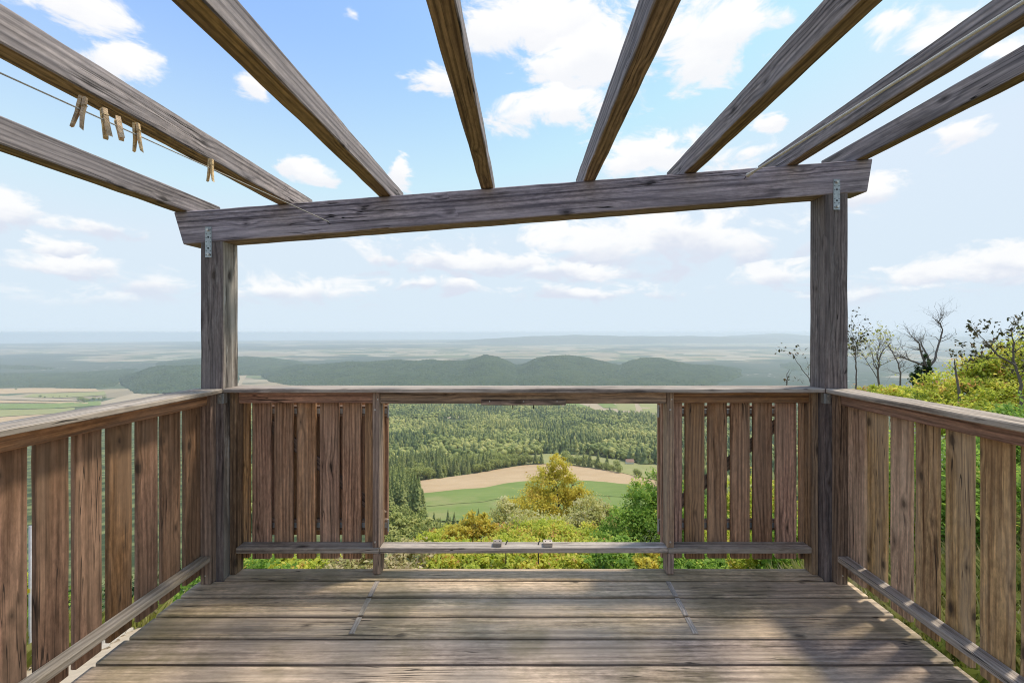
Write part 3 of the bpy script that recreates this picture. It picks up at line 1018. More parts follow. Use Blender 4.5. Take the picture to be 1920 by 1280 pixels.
def broad_hi():
    V, Fq, T = [], [], []
    lobes = [((random.uniform(-.2, .2), random.uniform(-.2, .2), random.uniform(.38, .78)), random.uniform(.18, .27)) for _ in range(9)]
    for c, r in lobes:
        for _ in range(80):
            d_ = Vector(tuple(unit(1)[0]))
            p = Vector(c) + d_ * r * random.uniform(.75, 1.05)
            s = random.uniform(.022, .05)
            u = d_.cross(Vector((random.random(), random.random(), 1))).normalized()
            v_ = (d_ * .5 + Vector(tuple(unit(1)[0])) * .6).cross(u).normalized()
            b = len(V)
            V += [tuple(p + u * s), tuple(p + v_ * s), tuple(p - u * s), tuple(p - v_ * s)]
            Fq.append((b, b + 1, b + 2, b + 3))
            t = .32 + .25 * d_.z + random.uniform(-.22, .22)
            T += [t] * 4
    return V, Fq, np.array(T)


def proto_meshes(fn, mat, k):
    out = []
    for _ in range(k):
        V, Fq, T = fn()
        T = np.clip(T, 0, 1)
        out.append(fast_mesh('crown', V, Fq, mat, cols=np.stack([T, T, T], 1)))
    return out


M_trunkmesh = tubes_mesh('trunk', [([(0, 0, -.03), (.004, 0, .3), (0, .003, .62)], [.017, .012, .005])], M_bark, 6)
FIR = proto_meshes(fir_hi, L_fir, 5)
BRD = proto_meshes(broad_hi, L_broad, 5)


def small_tree(name, x, y, h, crown_me, label, group, spread=1.0):
    z = float(ground(x, y)) - .2
    e = bpy.data.objects.new(name, None)
    C.objects.link(e)
    e.location = (x, y, z)
    e.scale = (h * spread, h * spread, h)
    e.rotation_euler = (0, 0, random.uniform(0, 6.28))
    tag(e, label, 'tree', group)
    for nm, me in (('trunk', M_trunkmesh), ('crown', crown_me)):
        o = bpy.data.objects.new(nm, me)
        C.objects.link(o)
        o.parent = e
    return e


for i in solo_f:
    small_tree('spruce_tree', cand[i, 0], cand[i, 1], hgt[i] * 1.05, random.choice(FIR), 'dark narrow spruce standing in the forest below the hill', 'spruces of the forest edge', 1.0)
for i in solo_b:
    small_tree('broadleaf_tree', cand[i, 0], cand[i, 1], hgt[i], random.choice(BRD), 'round green broadleaf tree in the forest below the hill', 'broadleaf trees of the forest edge', 1.0)
# hedge row along the top of the stubble field
hr = [(660 + 0 * k, 0) for k in range(0)]
hedge = [(655, 505), (690, 500), (725, 492), (760, 484), (800, 476), (835, 468), (870, 462), (905, 458), (940, 452), (975, 448), (1010, 445), (1050, 441)]
for k, (a, b) in enumerate(hedge):
    q = hits(*zip(*zz([(a, b)])))[0]
    small_tree('hedge_tree', q[0], q[1], random.uniform(11, 14.5), BRD[k % 5], 'leafy hedge tree along the top edge of the tan stubble field', 'hedge trees on the left stretch of the stubble field', 1.1)
hedge2 = [(1240, 442, 19, 'tall dark tree standing alone where the hedge row begins'), (1290, 452, 12, None), (1325, 455, 14, None), (1360, 460, 15, None), (1385, 464, 13, None), (1435, 474, 13, None), (1458, 480, 10, None), (1500, 488, 10, None), (1525, 494, 8, None), (1580, 505, 8.5, 'small round tree ending the hedge row above the stubble field')]
for k, (a, b, h_, lab) in enumerate(hedge2):
    q = hits(*zip(*zz([(a, b)])))[0]
    small_tree('hedge_tree', q[0], q[1], h_, BRD[k % 5], lab or 'small tree of the hedge row between pale meadow and stubble field', None if lab else 'hedge trees beside the pale meadow', 1.15)
# dark spruces in front of the lower green strip
for k, (a, b, h_) in enumerate([(390, 850, 7), (430, 856, 5), (480, 848, 8), (520, 850, 7), (575, 856, 5), (615, 850, 7), (640, 848, 8), (675, 850, 8.5), (660, 855, 6)]):
    q = hits(*zip(*zz([(a, b)])))[0]
    small_tree('spruce_tree', q[0], q[1], h_, FIR[k % 5], 'dark spruce in front of the lower green field strip', 'spruces below the green field', 1.0)
# lone trees among the left valley fields
for k, (a, b, h_) in enumerate([(75, 745, 16), (84, 746, 12), (150, 752, 26), (157, 755, 30), (165, 752, 16), (176, 750, 18), (186, 750, 16), (30, 731, 12), (196, 749, 20), (126, 744, 10), (100, 745, 9), (112, 745, 11)]):
    q = hits([a], [b])[0]
    small_tree('field_tree', q[0], q[1], h_, BRD[k % 5], 'dark tree standing among the pale fields of the left valley', 'trees in the left valley fields', 1.3)

# tiny farmhouses by the forest
M_wall = plain('house_wall', (.7, .66, .6), .9)
M_roof = plain('house_roof', (.35, .2, .14), .9)
for (a, b, lab) in [((1575, 312), 9, 'small pale farmhouse half hidden in the forest'), ((1648, 444), 10, 'small pale farmhouse by the pale meadow')]:
    q = hits(*zip(*zz([a])))[0]
    root = empty('farmhouse', tuple(q), lab, 'house')
    bm = bmesh.new()
    bmesh.ops.create_cube(bm, size=1)
    bmesh.ops.scale(bm, vec=(b, b * .7, 4), verts=bm.verts)
    bmobj('wall', bm, M_wall, root, Matrix.Translation((q[0], q[1], q[2] + 1.8)))
    me = bpy.data.meshes.new('roof')
    s, t = b * .55, b * .4
    me.from_pydata([(-s, -t, 0), (s, -t, 0), (s, t, 0), (-s, t, 0), (-s, 0, 3), (s, 0, 3)], [], [(0, 1, 5, 4), (2, 3, 4, 5), (0, 4, 3), (1, 2, 5), (0, 3, 2, 1)])
    me.materials.append(M_roof)
    meshobj('roof', me, root, Matrix.Translation((q[0], q[1], q[2] + 3.8)))

# ------------------------------------------------------------------ near slope: bushes seen through the front opening
shrub('young_tree', [(1047, 872, 20, 24, 25), (1022, 905, 30, 28, 24.5), (1070, 915, 26, 34, 25.5), (1000, 945, 42, 28, 24), (1050, 950, 40, 36, 25), (1090, 945, 26, 30, 25.2), (965, 955, 24, 20, 24)],
      22000, .125, L_yellow, 'tall yellow leaved young tree below the railing opening', 'tree', trunk_r=.09, base=(1.6, 25))
shrub('bush', [(1203, 950, 34, 46, 11), (1232, 925, 28, 42, 11.3), (1170, 985, 40, 34, 10.6), (1225, 1000, 50, 44, 10.5), (1262, 960, 36, 60, 11.2), (1150, 1015, 40, 26, 10.4)],
      21000, .07, L_green, 'bright green leafy bush right of the yellow young tree', 'bush', trunk_r=.035, stems=3)
shrub('bush', [(893, 985, 26, 24, 16), (868, 1004, 34, 18, 15.6), (925, 1004, 26, 18, 16)], 5200, .12, L_orange, 'golden yellow leaved bush left of the yellow young tree', 'bush', trunk_r=.03, stems=3)
shrub('bush', [(945, 962, 28, 28, 20), (930, 985, 34, 20, 19.5), (985, 985, 48, 26, 19)], 6200, .14, L_olive, 'dry silvery olive bush between golden bush and yellow young tree', 'bush', trunk_r=.03, stems=3)
shrub('bush', [(1105, 965, 40, 32, 18), (1075, 992, 50, 28, 17.5), (1135, 972, 30, 30, 18)], 8500, .125, L_olive, 'dry olive bush between yellow young tree and green bush', 'bush', trunk_r=.03, stems=3)
shrub('bush', [(975, 1008, 46, 24, 13), (1035, 1008, 55, 26, 12.5), (1095, 1012, 45, 24, 12)], 9500, .095, L_lime, 'yellow green low bush under the yellow young tree', 'bush', trunk_r=.03, stems=4)
shrub('bush', [(835, 1008, 36, 14, 18), (805, 1016, 30, 12, 17)], 3600, .12, L_lime, 'pale yellow bush at the left end of the opening', 'bush', trunk_r=.025, stems=3)
for k, (px, py, rx, ry, Y, n, m_, lab) in enumerate([
        (760, 1058, 60, 26, 7.2, 4200, L_pink, 'dry pinkish weeds under the left end of the opening'),
        (850, 1050, 55, 24, 7.6, 4200, L_lime, 'yellow green weeds under the opening beside the dry pinkish weeds'),
        (930, 1046, 55, 26, 7.4, 4600, L_lime, 'pale leafy weeds below the left catch block'),
        (1010, 1044, 50, 26, 7.2, 4600, L_lime, 'yellow green weeds below the right catch block'),
        (1085, 1046, 55, 28, 7.4, 4600, L_lime, 'bright weeds under the right half of the opening'),
        (1165, 1046, 50, 28, 7.0, 4600, L_green, 'leafy green weeds at the right end of the opening'),
        (1225, 1052, 30, 26, 6.6, 2600, L_yellow, 'yellow leaved weeds beside the right opening stile'),
        (1300, 1056, 50, 26, 6.4, 4200, L_green, 'green weeds beneath the right slatted panel'),
        (1380, 1030, 60, 60, 7.5, 6500, L_lime, 'yellow green bush behind the right slatted panel'),
        (1470, 1030, 50, 60, 7.0, 6500, L_green, 'green bush behind the right slatted panel near the corner'),
        (1320, 985, 45, 60, 10.0, 6500, L_green, 'tall green bush behind the right panel shutter'),
        (1420, 950, 55, 60, 11.0, 6500, L_lime, 'yellow green bush sloping up behind the right panel'),
        (480, 1060, 55, 24, 6.2, 3600, L_lime, 'yellow green weeds beneath the left slatted panel by the corner'),
        (570, 1062, 55, 24, 6.4, 3600, L_lime, 'light green weeds beneath the middle of the left slatted panel'),
        (655, 1062, 45, 24, 6.6, 3600, L_pink, 'pale dry weeds beneath the left slatted panel by the opening')]):
    shrub('weeds' if py > 1035 and Y < 8 else 'bush', [(px, py, rx, ry, Y), (px - rx * .5, py + ry * .4, rx * .7, ry * .8, Y - .3), (px + rx * .5, py + ry * .35, rx * .7, ry * .8, Y + .2)],
          n, .075 if Y < 8 else .10, m_, lab, 'weeds' if py > 1035 and Y < 8 else 'bush', trunk_r=.012, stems=3, depth=1.2)

shrub('broadleaf_tree', [(742, 982, 26, 24, 60), (768, 992, 28, 22, 58), (735, 1005, 34, 20, 57), (765, 1012, 40, 18, 56)], 7000, .42, L_broad, 'leafy green broadleaf tree below the spruces by the opening stile', 'tree', trunk_r=.16)
shrub('broadleaf_tree', [(798, 994, 22, 18, 52), (822, 1000, 24, 16, 51), (806, 1012, 36, 16, 50)], 5000, .36, L_broad, 'low rounded broadleaf tree behind the pale yellow bush', 'tree', trunk_r=.12)

# ------------------------------------------------------------------ right side: shrubs and dead trees over the right railing
shrub('bush', [(1800, 745, 62, 46, 9.5), (1870, 715, 66, 54, 9.8), (1765, 775, 42, 44, 9.2), (1935, 760, 66, 62, 9), (1990, 690, 80, 84, 9.6), (1850, 790, 90, 40, 8.8), (1912, 690, 46, 48, 9.7), (1845, 700, 34, 36, 9.9)],
      36000, .08, L_lime, 'big yellow green bush behind the right railing', 'bush', trunk_r=.04, stems=4)
shrub('bush', [(1905, 800, 60, 34, 6.8), (1960, 790, 60, 50, 6.8), (1870, 830, 60, 40, 6.4), (1950, 860, 80, 60, 6.2)], 9000, .07, L_green, 'fresh green low bush close to the right railing', 'bush', trunk_r=.03, stems=4)
shrub('bush', [(1660, 745, 44, 24, 14), (1700, 738, 30, 18, 14.5), (1625, 745, 30, 20, 13.6)], 3600, .11, L_lime, 'small pale green bush at the foot of the dead trees', 'bush', trunk_r=.03, stems=3)
shrub('bush', [(1760, 900, 120, 90, 4.6), (1850, 960, 110, 90, 4.2)], 9000, .06, L_green, 'green bush behind the slats of the right railing', 'bush', trunk_r=.02, stems=4)
shrub('bush', [(1660, 905, 70, 70, 5.6), (1620, 960, 60, 60, 5.0)], 6000, .065, L_lime, 'yellow green bush behind the corner of the right railing', 'bush', trunk_r=.02, stems=4)


def rz(pts):
    return [(1460 + x / 4.174, 560 + y / 4.174) for x, y in pts]


def limb_tree(name, Y, limbs, label, twigs=10, mat=M_dead, r0=.075, leaf=None, base_px=None, twig_len=.7):
    """a bare tree: main limbs as polylines read off the photograph at its distance, with finer twigs grown on them"""
    tubes, tips = [], []
    first = rz(limbs[0])[0]
    b = P(first[0], first[1], Y)
    bz = float(ground(b.x, b.y))
    root = empty(name, (b.x, b.y, bz), label, 'tree')
    for li, lb in enumerate(limbs):
        pts = rz(lb)
        path = [P(px, py, Y) for px, py in pts]
        off = random.uniform(-.5, .5) if li else 0
        for i in range(len(path)):
            path[i].y += off * i / len(path) * 1.2 + (random.gauss(0, .03) if i else 0)
        if li == 0:
            path = [Vector((b.x, b.y, bz - .15))] + path
        fine = []
        for i in range(len(path) - 1):
            fine += twist(path[i], path[i + 1], 4, .05)[:-1]
        fine.append(path[-1])
        ra = r0 * (1 if li == 0 else .62 if len(lb) > 3 else .3)
        m_ = len(fine)
        rads = [ra * (1 - .82 * i / (m_ - 1)) for i in range(m_)]
        tubes.append((fine, rads))
        lo = int(m_ * .45) if li == 0 else int(m_ * .3)
        for _ in range(twigs):
            k = random.randint(lo, m_ - 1)
            t = (fine[min(k + 1, m_ - 1)] - fine[max(k - 1, 0)])
            t = t.normalized() if t.length else Vector((0, 0, 1))
            dv = (t * .7 + Vector(tuple(unit(1)[0])) * .8 + Vector((0, 0, .35))).normalized() * twig_len * random.uniform(.4, 1.2)
            tp = twist(fine[k], fine[k] + dv, 5, .14)
            rr = min(rads[k] * .5, .014)
            tubes.append((tp, [rr * (1 - .75 * i / 4) for i in range(5)]))
            tips.append(tp[-1])
            for __ in range(3):
                s = tp[random.randint(1, 4)]
                dv2 = (dv.normalized() * .6 + Vector(tuple(unit(1)[0])) * .8).normalized() * twig_len * random.uniform(.2, .55)
                t2 = twist(s, s + dv2, 4, .14)
                tubes.append((t2, [rr * .5 * (1 - .6 * i / 3) for i in range(4)]))
                tips += t2[1:]
    meshobj('trunk', tubes_mesh('trunk', tubes, mat, 5), root)
    if leaf:
        lm, n, size, lows = leaf
        base = np.array([tuple(q) for q in tips])
        if lows is not None:
            base = np.concatenate([base[base[:, 2] < lows], base[base[:, 2] < lows]]) if (base[:, 2] < lows).sum() > 4 else base
        c = base[rng.integers(0, len(base), n)] + rng.normal(0, size * .42, (n, 3))
        meshobj('crown', leaves_mesh('crown', c, size, lm, rng.normal(.5, .25, n), .6, .6), root)
    return root


limb_tree('dead_tree', 16, [[(1150, 700), (1165, 560), (1140, 500), (1125, 430), (1095, 350), (1060, 305)], [(1165, 560), (1210, 480), (1240, 400), (1265, 310), (1265, 240), (1245, 190), (1190, 150)],
                            [(1180, 520), (1185, 440), (1165, 370), (1165, 320)], [(1125, 515), (1060, 490), (1000, 465), (935, 445)], [(1245, 190), (1270, 150), (1275, 135)]],
          'forked bare dead tree with ivy round its foot', twigs=13, r0=.075)
limb_tree('dead_tree', 15, [[(950, 700), (945, 580), (920, 470), (870, 390), (835, 330)], [(945, 590), (1000, 545), (1085, 515)], [(945, 580), (890, 578)]],
          'thin leaning dead tree between two larger bare trees', twigs=7, r0=.036)
limb_tree('dead_tree', 14.5, [[(785, 720), (775, 600), (775, 480), (820, 410), (880, 340)], [(775, 560), (720, 440), (670, 350)], [(775, 480), (765, 380), (750, 335)], [(770, 620), (700, 480), (680, 430)]],
          'half dead tree with bare crown and a few low leaves', twigs=16, r0=.046, leaf=(L_olive, 200, .10, P(0, 690, 14.5).z))
limb_tree('thin_tree', 13.5, [[(600, 720), (610, 560), (600, 460), (610, 350), (570, 265)], [(605, 560), (560, 470), (550, 400)], [(600, 500), (650, 420), (660, 340)]],
          'thin brown leaved tree right beside the right post', twigs=16, r0=.03, leaf=(L_brown, 300, .085, None))
limb_tree('thin_tree', 12, [[(260, 700), (240, 620), (180, 550), (130, 480), (115, 440)], [(235, 600), (225, 520), (200, 470)], [(200, 640), (150, 640)]],
          'sparse leafy twig tree left of the right post', twigs=4, r0=.02, leaf=(L_brown, 70, .085, None), twig_len=.4)
limb_tree('bare_sapling', 12, [[(62, 700), (68, 640), (62, 590), (70, 550)], [(66, 620), (78, 590), (76, 560)]], 'single bare stick rising over the front railing', twigs=1, r0=.025, twig_len=.15)
limb_tree('thin_tree', 8.2, [[(1905, 790), (1870, 620), (1845, 480), (1835, 350), (1835, 260)], [(1850, 520), (1740, 440), (1690, 340), (1650, 280)], [(1870, 620), (1940, 560)], [(1845, 420), (1900, 330), (1915, 280)],
                             [(1760, 460), (1640, 470), (1590, 440)]], 'slender sapling with dark sparse leaves rising above the big bush', twigs=9, r0=.035, leaf=(L_brown, 620, .075, None), twig_len=.38)
limb_tree('bare_sapling', 9, [[(1412, 720), (1400, 560), (1385, 510), (1365, 470)]], 'leaning bare stick above the big yellow green bush', twigs=2, r0=.03, twig_len=.25)
shrub('ivy', [(1733, 700, 12, 24, 16), (1728, 725, 17, 26, 16), (1736, 676, 6, 14, 16)], 3200, .11, L_ivy, 'dark green ivy wrapped round the forked dead tree', 'ivy', trunk_r=.02)

# ------------------------------------------------------------------ ground right round the deck: path, stones, grass
M_dirt = plain('pale_dirt', (.50, .40, .28), .95, 0, .8, 9, .35)
M_stone = plain('pale_stone', (.48, .42, .34), .95, 0, .8, 14, .4)
xs = np.linspace(-3.3, -1.55, 16)
ys = np.linspace(-3, 4.2, 60)
X, Y = np.meshgrid(xs, ys)
edge = .22 * vnoise(Y * 2.1, Y * 0 + 3)
X = X + edge * ((xs[None, :] < -2.6))
Z = ground(X, Y) + .012 + .012 * vnoise(X * 9, Y * 9)
idx = np.arange(X.size).reshape(X.shape)
Fq = np.stack([idx[:-1, :-1].ravel(), idx[:-1, 1:].ravel(), idx[1:, 1:].ravel(), idx[1:, :-1].ravel()], 1)
tag(meshobj('dirt_path', fast_mesh('dirt_path', np.stack([X.ravel(), Y.ravel(), Z.ravel()], 1), Fq, M_dirt, smooth=True)), 'pale bare dirt path along the left railing', 'path', kind='structure')
for k in range(46):
    t = random.random()
    px, py = 190 + 90 * t + random.uniform(-9, 9), 1212 - 62 * t + random.uniform(-9, 9)
    q = hits([px], [py])[0]
    bm = bmesh.new()
    bmesh.ops.create_icosphere(bm, subdivisions=1, radius=1)
    s = random.uniform(.018, .05)
    for v in bm.verts:
        v.co *= s * random.uniform(.7, 1.2)
        v.co.z *= .6
    o = bmobj('stone', bm, M_stone, None, Matrix.Translation((q[0], q[1], q[2] + .02)))
    tag(o, 'pale broken stone lying in the dirt beside the deck', 'stone', 'stones in the dirt path')


def grass(x0, x1, y0, y1, n, hh, mat, label):
    x = rng.uniform(x0, x1, n)
    y = rng.uniform(y0, y1, n)
    z = ground(x, y)
    an = rng.uniform(0, 6.28, n)
    h = hh * rng.uniform(.4, 1.3, n)
    lx, ly = rng.normal(0, .45, n) * h, rng.normal(0, .45, n) * h
    wv = .004 + .004 * rng.random(n)
    b0 = np.stack([x - np.cos(an) * wv, y - np.sin(an) * wv, z - .01], 1)
    b1 = np.stack([x + np.cos(an) * wv, y + np.sin(an) * wv, z - .01], 1)
    m1 = np.stack([x + lx * .35 + np.cos(an) * wv * .7, y + ly * .35 + np.sin(an) * wv * .7, z + h * .6], 1)
    tp = np.stack([x + lx, y + ly, z + h], 1)
    V = np.stack([b0, b1, m1, tp], 1).reshape(-1, 3)
    t = np.repeat(np.clip(.45 + .3 * vnoise(x * 1.2, y * 1.2) + rng.normal(0, .2, n), 0, 1), 4)
    o = meshobj('grass', fast_mesh('grass', V, np.arange(4 * n).reshape(n, 4), mat, cols=np.stack([t, t, t], 1)))
    tag(o, label, 'grass', kind='stuff')


grass(1.7, 6.5, .3, 5.2, 36000, .16, L_grass, 'short yellow green grass beside the right railing')
grass(-1.55, 2.2, 2.62, 4.3, 22000, .10, L_grass, 'short grass just beyond the front railing')
grass(-8, -3.1, .8, 8, 36000, .22, L_grass, 'taller grass beyond the dirt path')
for k, (x, y, r_, m_, lab) in enumerate([(-4.6, 3.4, .5, L_lime, 'small yellow green bush beyond the dirt path'), (-6.0, 4.6, .8, L_green, 'round green bush beyond the dirt path'), (-5.2, 6.2, .9, L_ivy, 'dark green bush on the slope left of the corner'), (-3.6, 5.2, .7, L_green, 'green bush on the slope behind the left corner'), (-7.5, 6.5, 1.1, L_ivy, 'large dark bush down the slope on the left')]):
    z = float(ground(x, y))
    pxx, pyy = CX + F * x / y, CY - F * (z + r_ * .8 - H) / y
    shrub('bush', [(pxx, pyy, r_ * F / y, r_ * F / y * .8, y)], 3200, .07, m_, lab, 'bush', trunk_r=.02, stems=3)

pole_p = Vector((gx(57, 2.75), 2.75, 0))
pz = float(ground(pole_p.x, pole_p.y))
root = empty('marker_pole', (pole_p.x, pole_p.y, pz), 'thin white marker pole with yellow tape beyond the left railing', 'pole')
top_z = gz(985, 2.75)
meshobj('pole', tubes_mesh('pole', [([(pole_p.x, pole_p.y, pz - .1), (pole_p.x, pole_p.y, top_z)], [.008, .008])], M_white, 10), root)
meshobj('pole', tubes_mesh('pole', [([(pole_p.x - 1.2, pole_p.y + .1, pz - .1), (pole_p.x - 1.2, pole_p.y + .1, top_z)], [.008, .008])], M_white, 10), root)
tz = gz(1105, 2.75)
me = bpy.data.meshes.new('tape')
me.from_pydata([(pole_p.x - 1.2, 2.85, tz - .012), (pole_p.x - .6, 2.79, tz - .04), (pole_p.x + .012, 2.735, tz - .012), (pole_p.x - 1.2, 2.85, tz + .014), (pole_p.x - .6, 2.79, tz - .012), (pole_p.x + .012, 2.735, tz + .014)], [], [(0, 1, 4, 3), (1, 2, 5, 4)])
me.materials.append(M_yellow)
meshobj('tape', me, root)

# ------------------------------------------------------------------ deck
YP = floor_y(1087)                       # front face of the corner posts
ZF = [floor_y(p) for p in (1089.5, 1120, 1156, 1198.3, 1247)]
pitch = .150
Y0 = ZF[0]                               # near edge of the outermost board
deck = bpy.data.objects.new('deck', None)
reg(deck, Matrix.Translation((0, 1, -.05)))
tag(deck, 'weathered grey wooden deck of wide boards', 'deck', kind='structure')


def deck_edge(y, side):
    """the side edges of the deck run very slightly outward towards the house"""
    pl = [(floor_y(1153.4), gx(292, floor_y(1153.4))), (floor_y(1243.3), gx(176.6, floor_y(1243.3)))]
    pr = [(floor_y(1118.3), gx(1630.2, floor_y(1118.3))), (floor_y(1247.2), gx(1797.3, floor_y(1247.2)))]
    (ya, xa), (yb, xb) = pl if side < 0 else pr
    return xa + (xb - xa) * (y - ya) / (yb - ya)


for k in range(-1, 24):
    y1 = Y0 - pitch * k if k >= 0 else floor_y(1064) - .004
    y0 = Y0 - pitch * (k + 1) if k >= 0 else Y0
    y0 += .015
    ym = (y0 + y1) / 2
    ym_c = max(ym, .8)
    xl, xr = deck_edge(ym_c, -1) + random.uniform(-.004, .004), deck_edge(ym_c, 1) + random.uniform(-.004, .004)
    if k == -1:
        xl, xr = -1.675, 1.69
    box('plank', xl, xr, y0, y1, -.032, random.uniform(-.0012, .0012), 'x', M_deck, deck, seg=14, jit=.0007, ch=.004)
M_joist = wood('joist_wood', (.14, .10, .07), (.06, .045, .03), (.16, .13, .1), .3)
for x in (-1.62, -.85, 0, .85, 1.62):
    box('joist', x - .04, x + .04, -1.15, 2.36, -.5, -.036, 'y', M_joist, deck)
# worn strips left on three boards where the shutters' stays were screwed down
M_strip = wood('worn_strip_wood', (.52, .43, .33), (.24, .19, .14), (.50, .43, .35), .5, ring=90)
for pa, pb in (((706, 1093), (659, 1188)), ((1254, 1093), (1305, 1188))):
    for q in range(3):
        ya = Y0 - pitch * q - .004
        yb = Y0 - pitch * (q + 1) + .012
        if q == 2:
            yb = floor_y(1188)
        def xat(y):
            ta, tb = floor_y(pa[1]), floor_y(pb[1])
            return gx(pa[0], ta) + (gx(pb[0], tb) - gx(pa[0], ta)) * (y - ta) / (tb - ta)
        timber('worn_strip', (xat(ya), ya, .0022), (xat(yb), yb, .0022), .026, .0035, (0, 0, 1), M_strip, deck, ch=.001)

# ------------------------------------------------------------------ pergola
PXL = (gx(376, YP), gx(418, YP))
PXR = (gx(1547, YP), gx(1590, YP))
PD = .127
perg = empty('pergola', (PXL[0], YP, -.5), 'weathered timber pergola with two corner posts, sloping beam and eight rafters', 'pergola')
TL, BL = P(327, 397.8, YP), P(343.9, 457.8, YP)
TR, BR = P(1635.6, 297.8, YP), P(1625.8, 359.2, YP)


def beam_top(x):
    return TL.z + (TR.z - TL.z) * (x - TL.x) / (TR.x - TL.x)


def beam_bot(x):
    return BL.z + (BR.z - BL.z) * (x - BL.x) / (BR.x - BL.x)


for (x0, x1), inner in ((PXL, 1), (PXR, -1)):
    zb = float(ground((x0 + x1) / 2, YP + .06)) - .05
    top = beam_bot((x0 + x1) / 2)
    o = box('post', x0, x1, YP, YP + PD, zb, top, 'z', M_post, perg, seg=16, jit=.0012, ch=.004, under=(inner, 0, 0), mat2=M_pworn if inner > 0 else M_post)
    # cut the top to the slope of the beam
    for v in o.data.vertices:
        wv = W[o] @ v.co
        if wv.z > top - .02:
            wv.z = beam_bot(wv.x) - .001
            v.co = W[o].inverted() @ wv


def sloped_beam():
    n = 40
    V, Fq = [], []
    ch = .005
    for i in range(n + 1):
        t = i / n
        for (y, s) in ((YP - .001, 0), (YP + PD + .001, 1)):
            pass
        xt, xb = TL.x + (TR.x - TL.x) * t, BL.x + (BR.x - BL.x) * t
        zt, zb = beam_top(xt), beam_bot(xb)
        y0, y1 = YP - .001, YP + PD + .001
        j = lambda: random.uniform(-.0012, .0012)
        ring_ = [(xb, y0 + ch, zb), (xb, y1 - ch, zb), (xb, y1, zb + ch), (xt, y1, zt - ch), (xt, y1 - ch, zt), (xt, y0 + ch, zt), (xt, y0, zt - ch), (xb, y0, zb + ch)]
        V += [(a, b + j(), c + j()) for a, b, c in ring_]
    for i in range(n):
        for k in range(8):
            k2 = (k + 1) % 8
            Fq.append((i * 8 + k, (i + 1) * 8 + k, (i + 1) * 8 + k2, i * 8 + k2))
    c = (TL + BR) / 2
    X = (TR - TL).normalized()
    Yv = Vector((0, 1, 0))
    Zv = X.cross(Yv)
    M = Matrix((X, Yv, Zv)).transposed().to_4x4()
    M.translation = Vector((c.x, YP + PD / 2, c.z))
    Mi = M.inverted()
    me = bpy.data.meshes.new('beam')
    me.from_pydata([Mi @ Vector(v) for v in V], [], Fq + [tuple(range(8)), tuple(range(n * 8 + 7, n * 8 - 1, -1))])
    me.materials.append(M_beam)
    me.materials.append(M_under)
    bm = bmesh.new()
    bm.from_mesh(me)
    bmesh.ops.recalc_face_normals(bm, faces=bm.faces)
    bm.to_mesh(me)
    bm.free()
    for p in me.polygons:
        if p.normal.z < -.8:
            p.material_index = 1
    return meshobj('beam', me, perg, M)


sloped_beam()
slope = math.atan2(TR.z - TL.z, TR.x - TL.x)
upv = Vector((-math.sin(slope), 0, math.cos(slope)))
sidev = Vector((math.cos(slope), 0, math.sin(slope)))
RAFT = [327, 519.5, 709.5, 901.3, 1093.5, 1283.4, 1473.9, 1606]
RW, RH = .072, .104
for px in RAFT:
    x = gx(px, YP)
    b = Vector((x, 0, beam_top(x) + .001)) + sidev * RW / 2 + upv * RH / 2
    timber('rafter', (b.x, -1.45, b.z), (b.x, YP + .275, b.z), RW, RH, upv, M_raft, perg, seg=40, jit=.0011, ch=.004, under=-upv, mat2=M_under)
# rear support behind the viewer
timber('ledger', (TL.x, -1.3, beam_top(TL.x) - .092), (TR.x, -1.3, beam_top(TR.x) - .092), .12, .18, upv, M_beam, perg)
for x in (-1.75, 1.77):
    box('post', x - .063, x + .063, -1.36, -1.24, -.55, beam_bot(x) - .01, 'z', M_post, perg)

for x0, x1, y0, y1 in ((384.7, 396.9, 425.5, 482.5), (1562.5, 1575.0, 336.0, 393.3)):
    Yf = YP - .004
    a, b = P(x0, y1, Yf), P(x1, y0, Yf)
    c = (a + b) / 2
    wd_, ht = b.x - a.x, b.z - a.z
    pl = box('strap_plate', a.x, b.x, Yf - .0015, Yf + .0015, a.z, b.z, 'z', M_steel, perg, seg=1, jit=0, ch=.0008)
    for s in (-1, 1):
        knob('bolt', (c.x + random.uniform(-.002, .004), Yf - .006, c.z + s * ht * .40), (0, -1, 0), .0085, .010, M_screw, pl)
    bm = bmesh.new()
    for i in range(7):
        z = (-.42 + .14 * i) * ht
        for sx in (-1, 1):
            r_ = bmesh.ops.create_circle(bm, cap_ends=True, segments=8, radius=.0028)
            bmesh.ops.rotate(bm, verts=r_['verts'], cent=(0, 0, 0), matrix=Matrix.Rotation(R(90), 3, 'X'))
            bmesh.ops.translate(bm, verts=r_['verts'], vec=(sx * wd_ * .31, 0, z))
    for z in (-.2, .16):
        r_ = bmesh.ops.create_circle(bm, cap_ends=True, segments=10, radius=.0052)
        bmesh.ops.rotate(bm, verts=r_['verts'], cent=(0, 0, 0), matrix=Matrix.Rotation(R(90), 3, 'X'))
        bmesh.ops.translate(bm, verts=r_['verts'], vec=(0, 0, z * ht))
    bmobj('perforations', bm, M_hole, pl, Matrix.Translation((c.x, Yf - .0022, c.z)))

# ------------------------------------------------------------------ front railing
YS = floor_y(1077.7)                      # stile front
YB = YS + .072
ZRT, ZRB = gz(1026.9, YS), gz(1037.3, YS)
YC = YP - .006                            # cap front
ZCT, ZCB = gz(728.6, YC), gz(736.6, YC)
CAPD = (H - ZCT) * F / (722.4 - CY) - YC
fr = empty('railing', (0, YS, -.02), 'front wooden railing with an open window between two slatted panels', 'railing')


def screw(px, py, Y, parent, r=.005):
    knob('screw', P(px, py, Y - .001), (0, -1, 0), r, .003, M_screw, parent, 8)


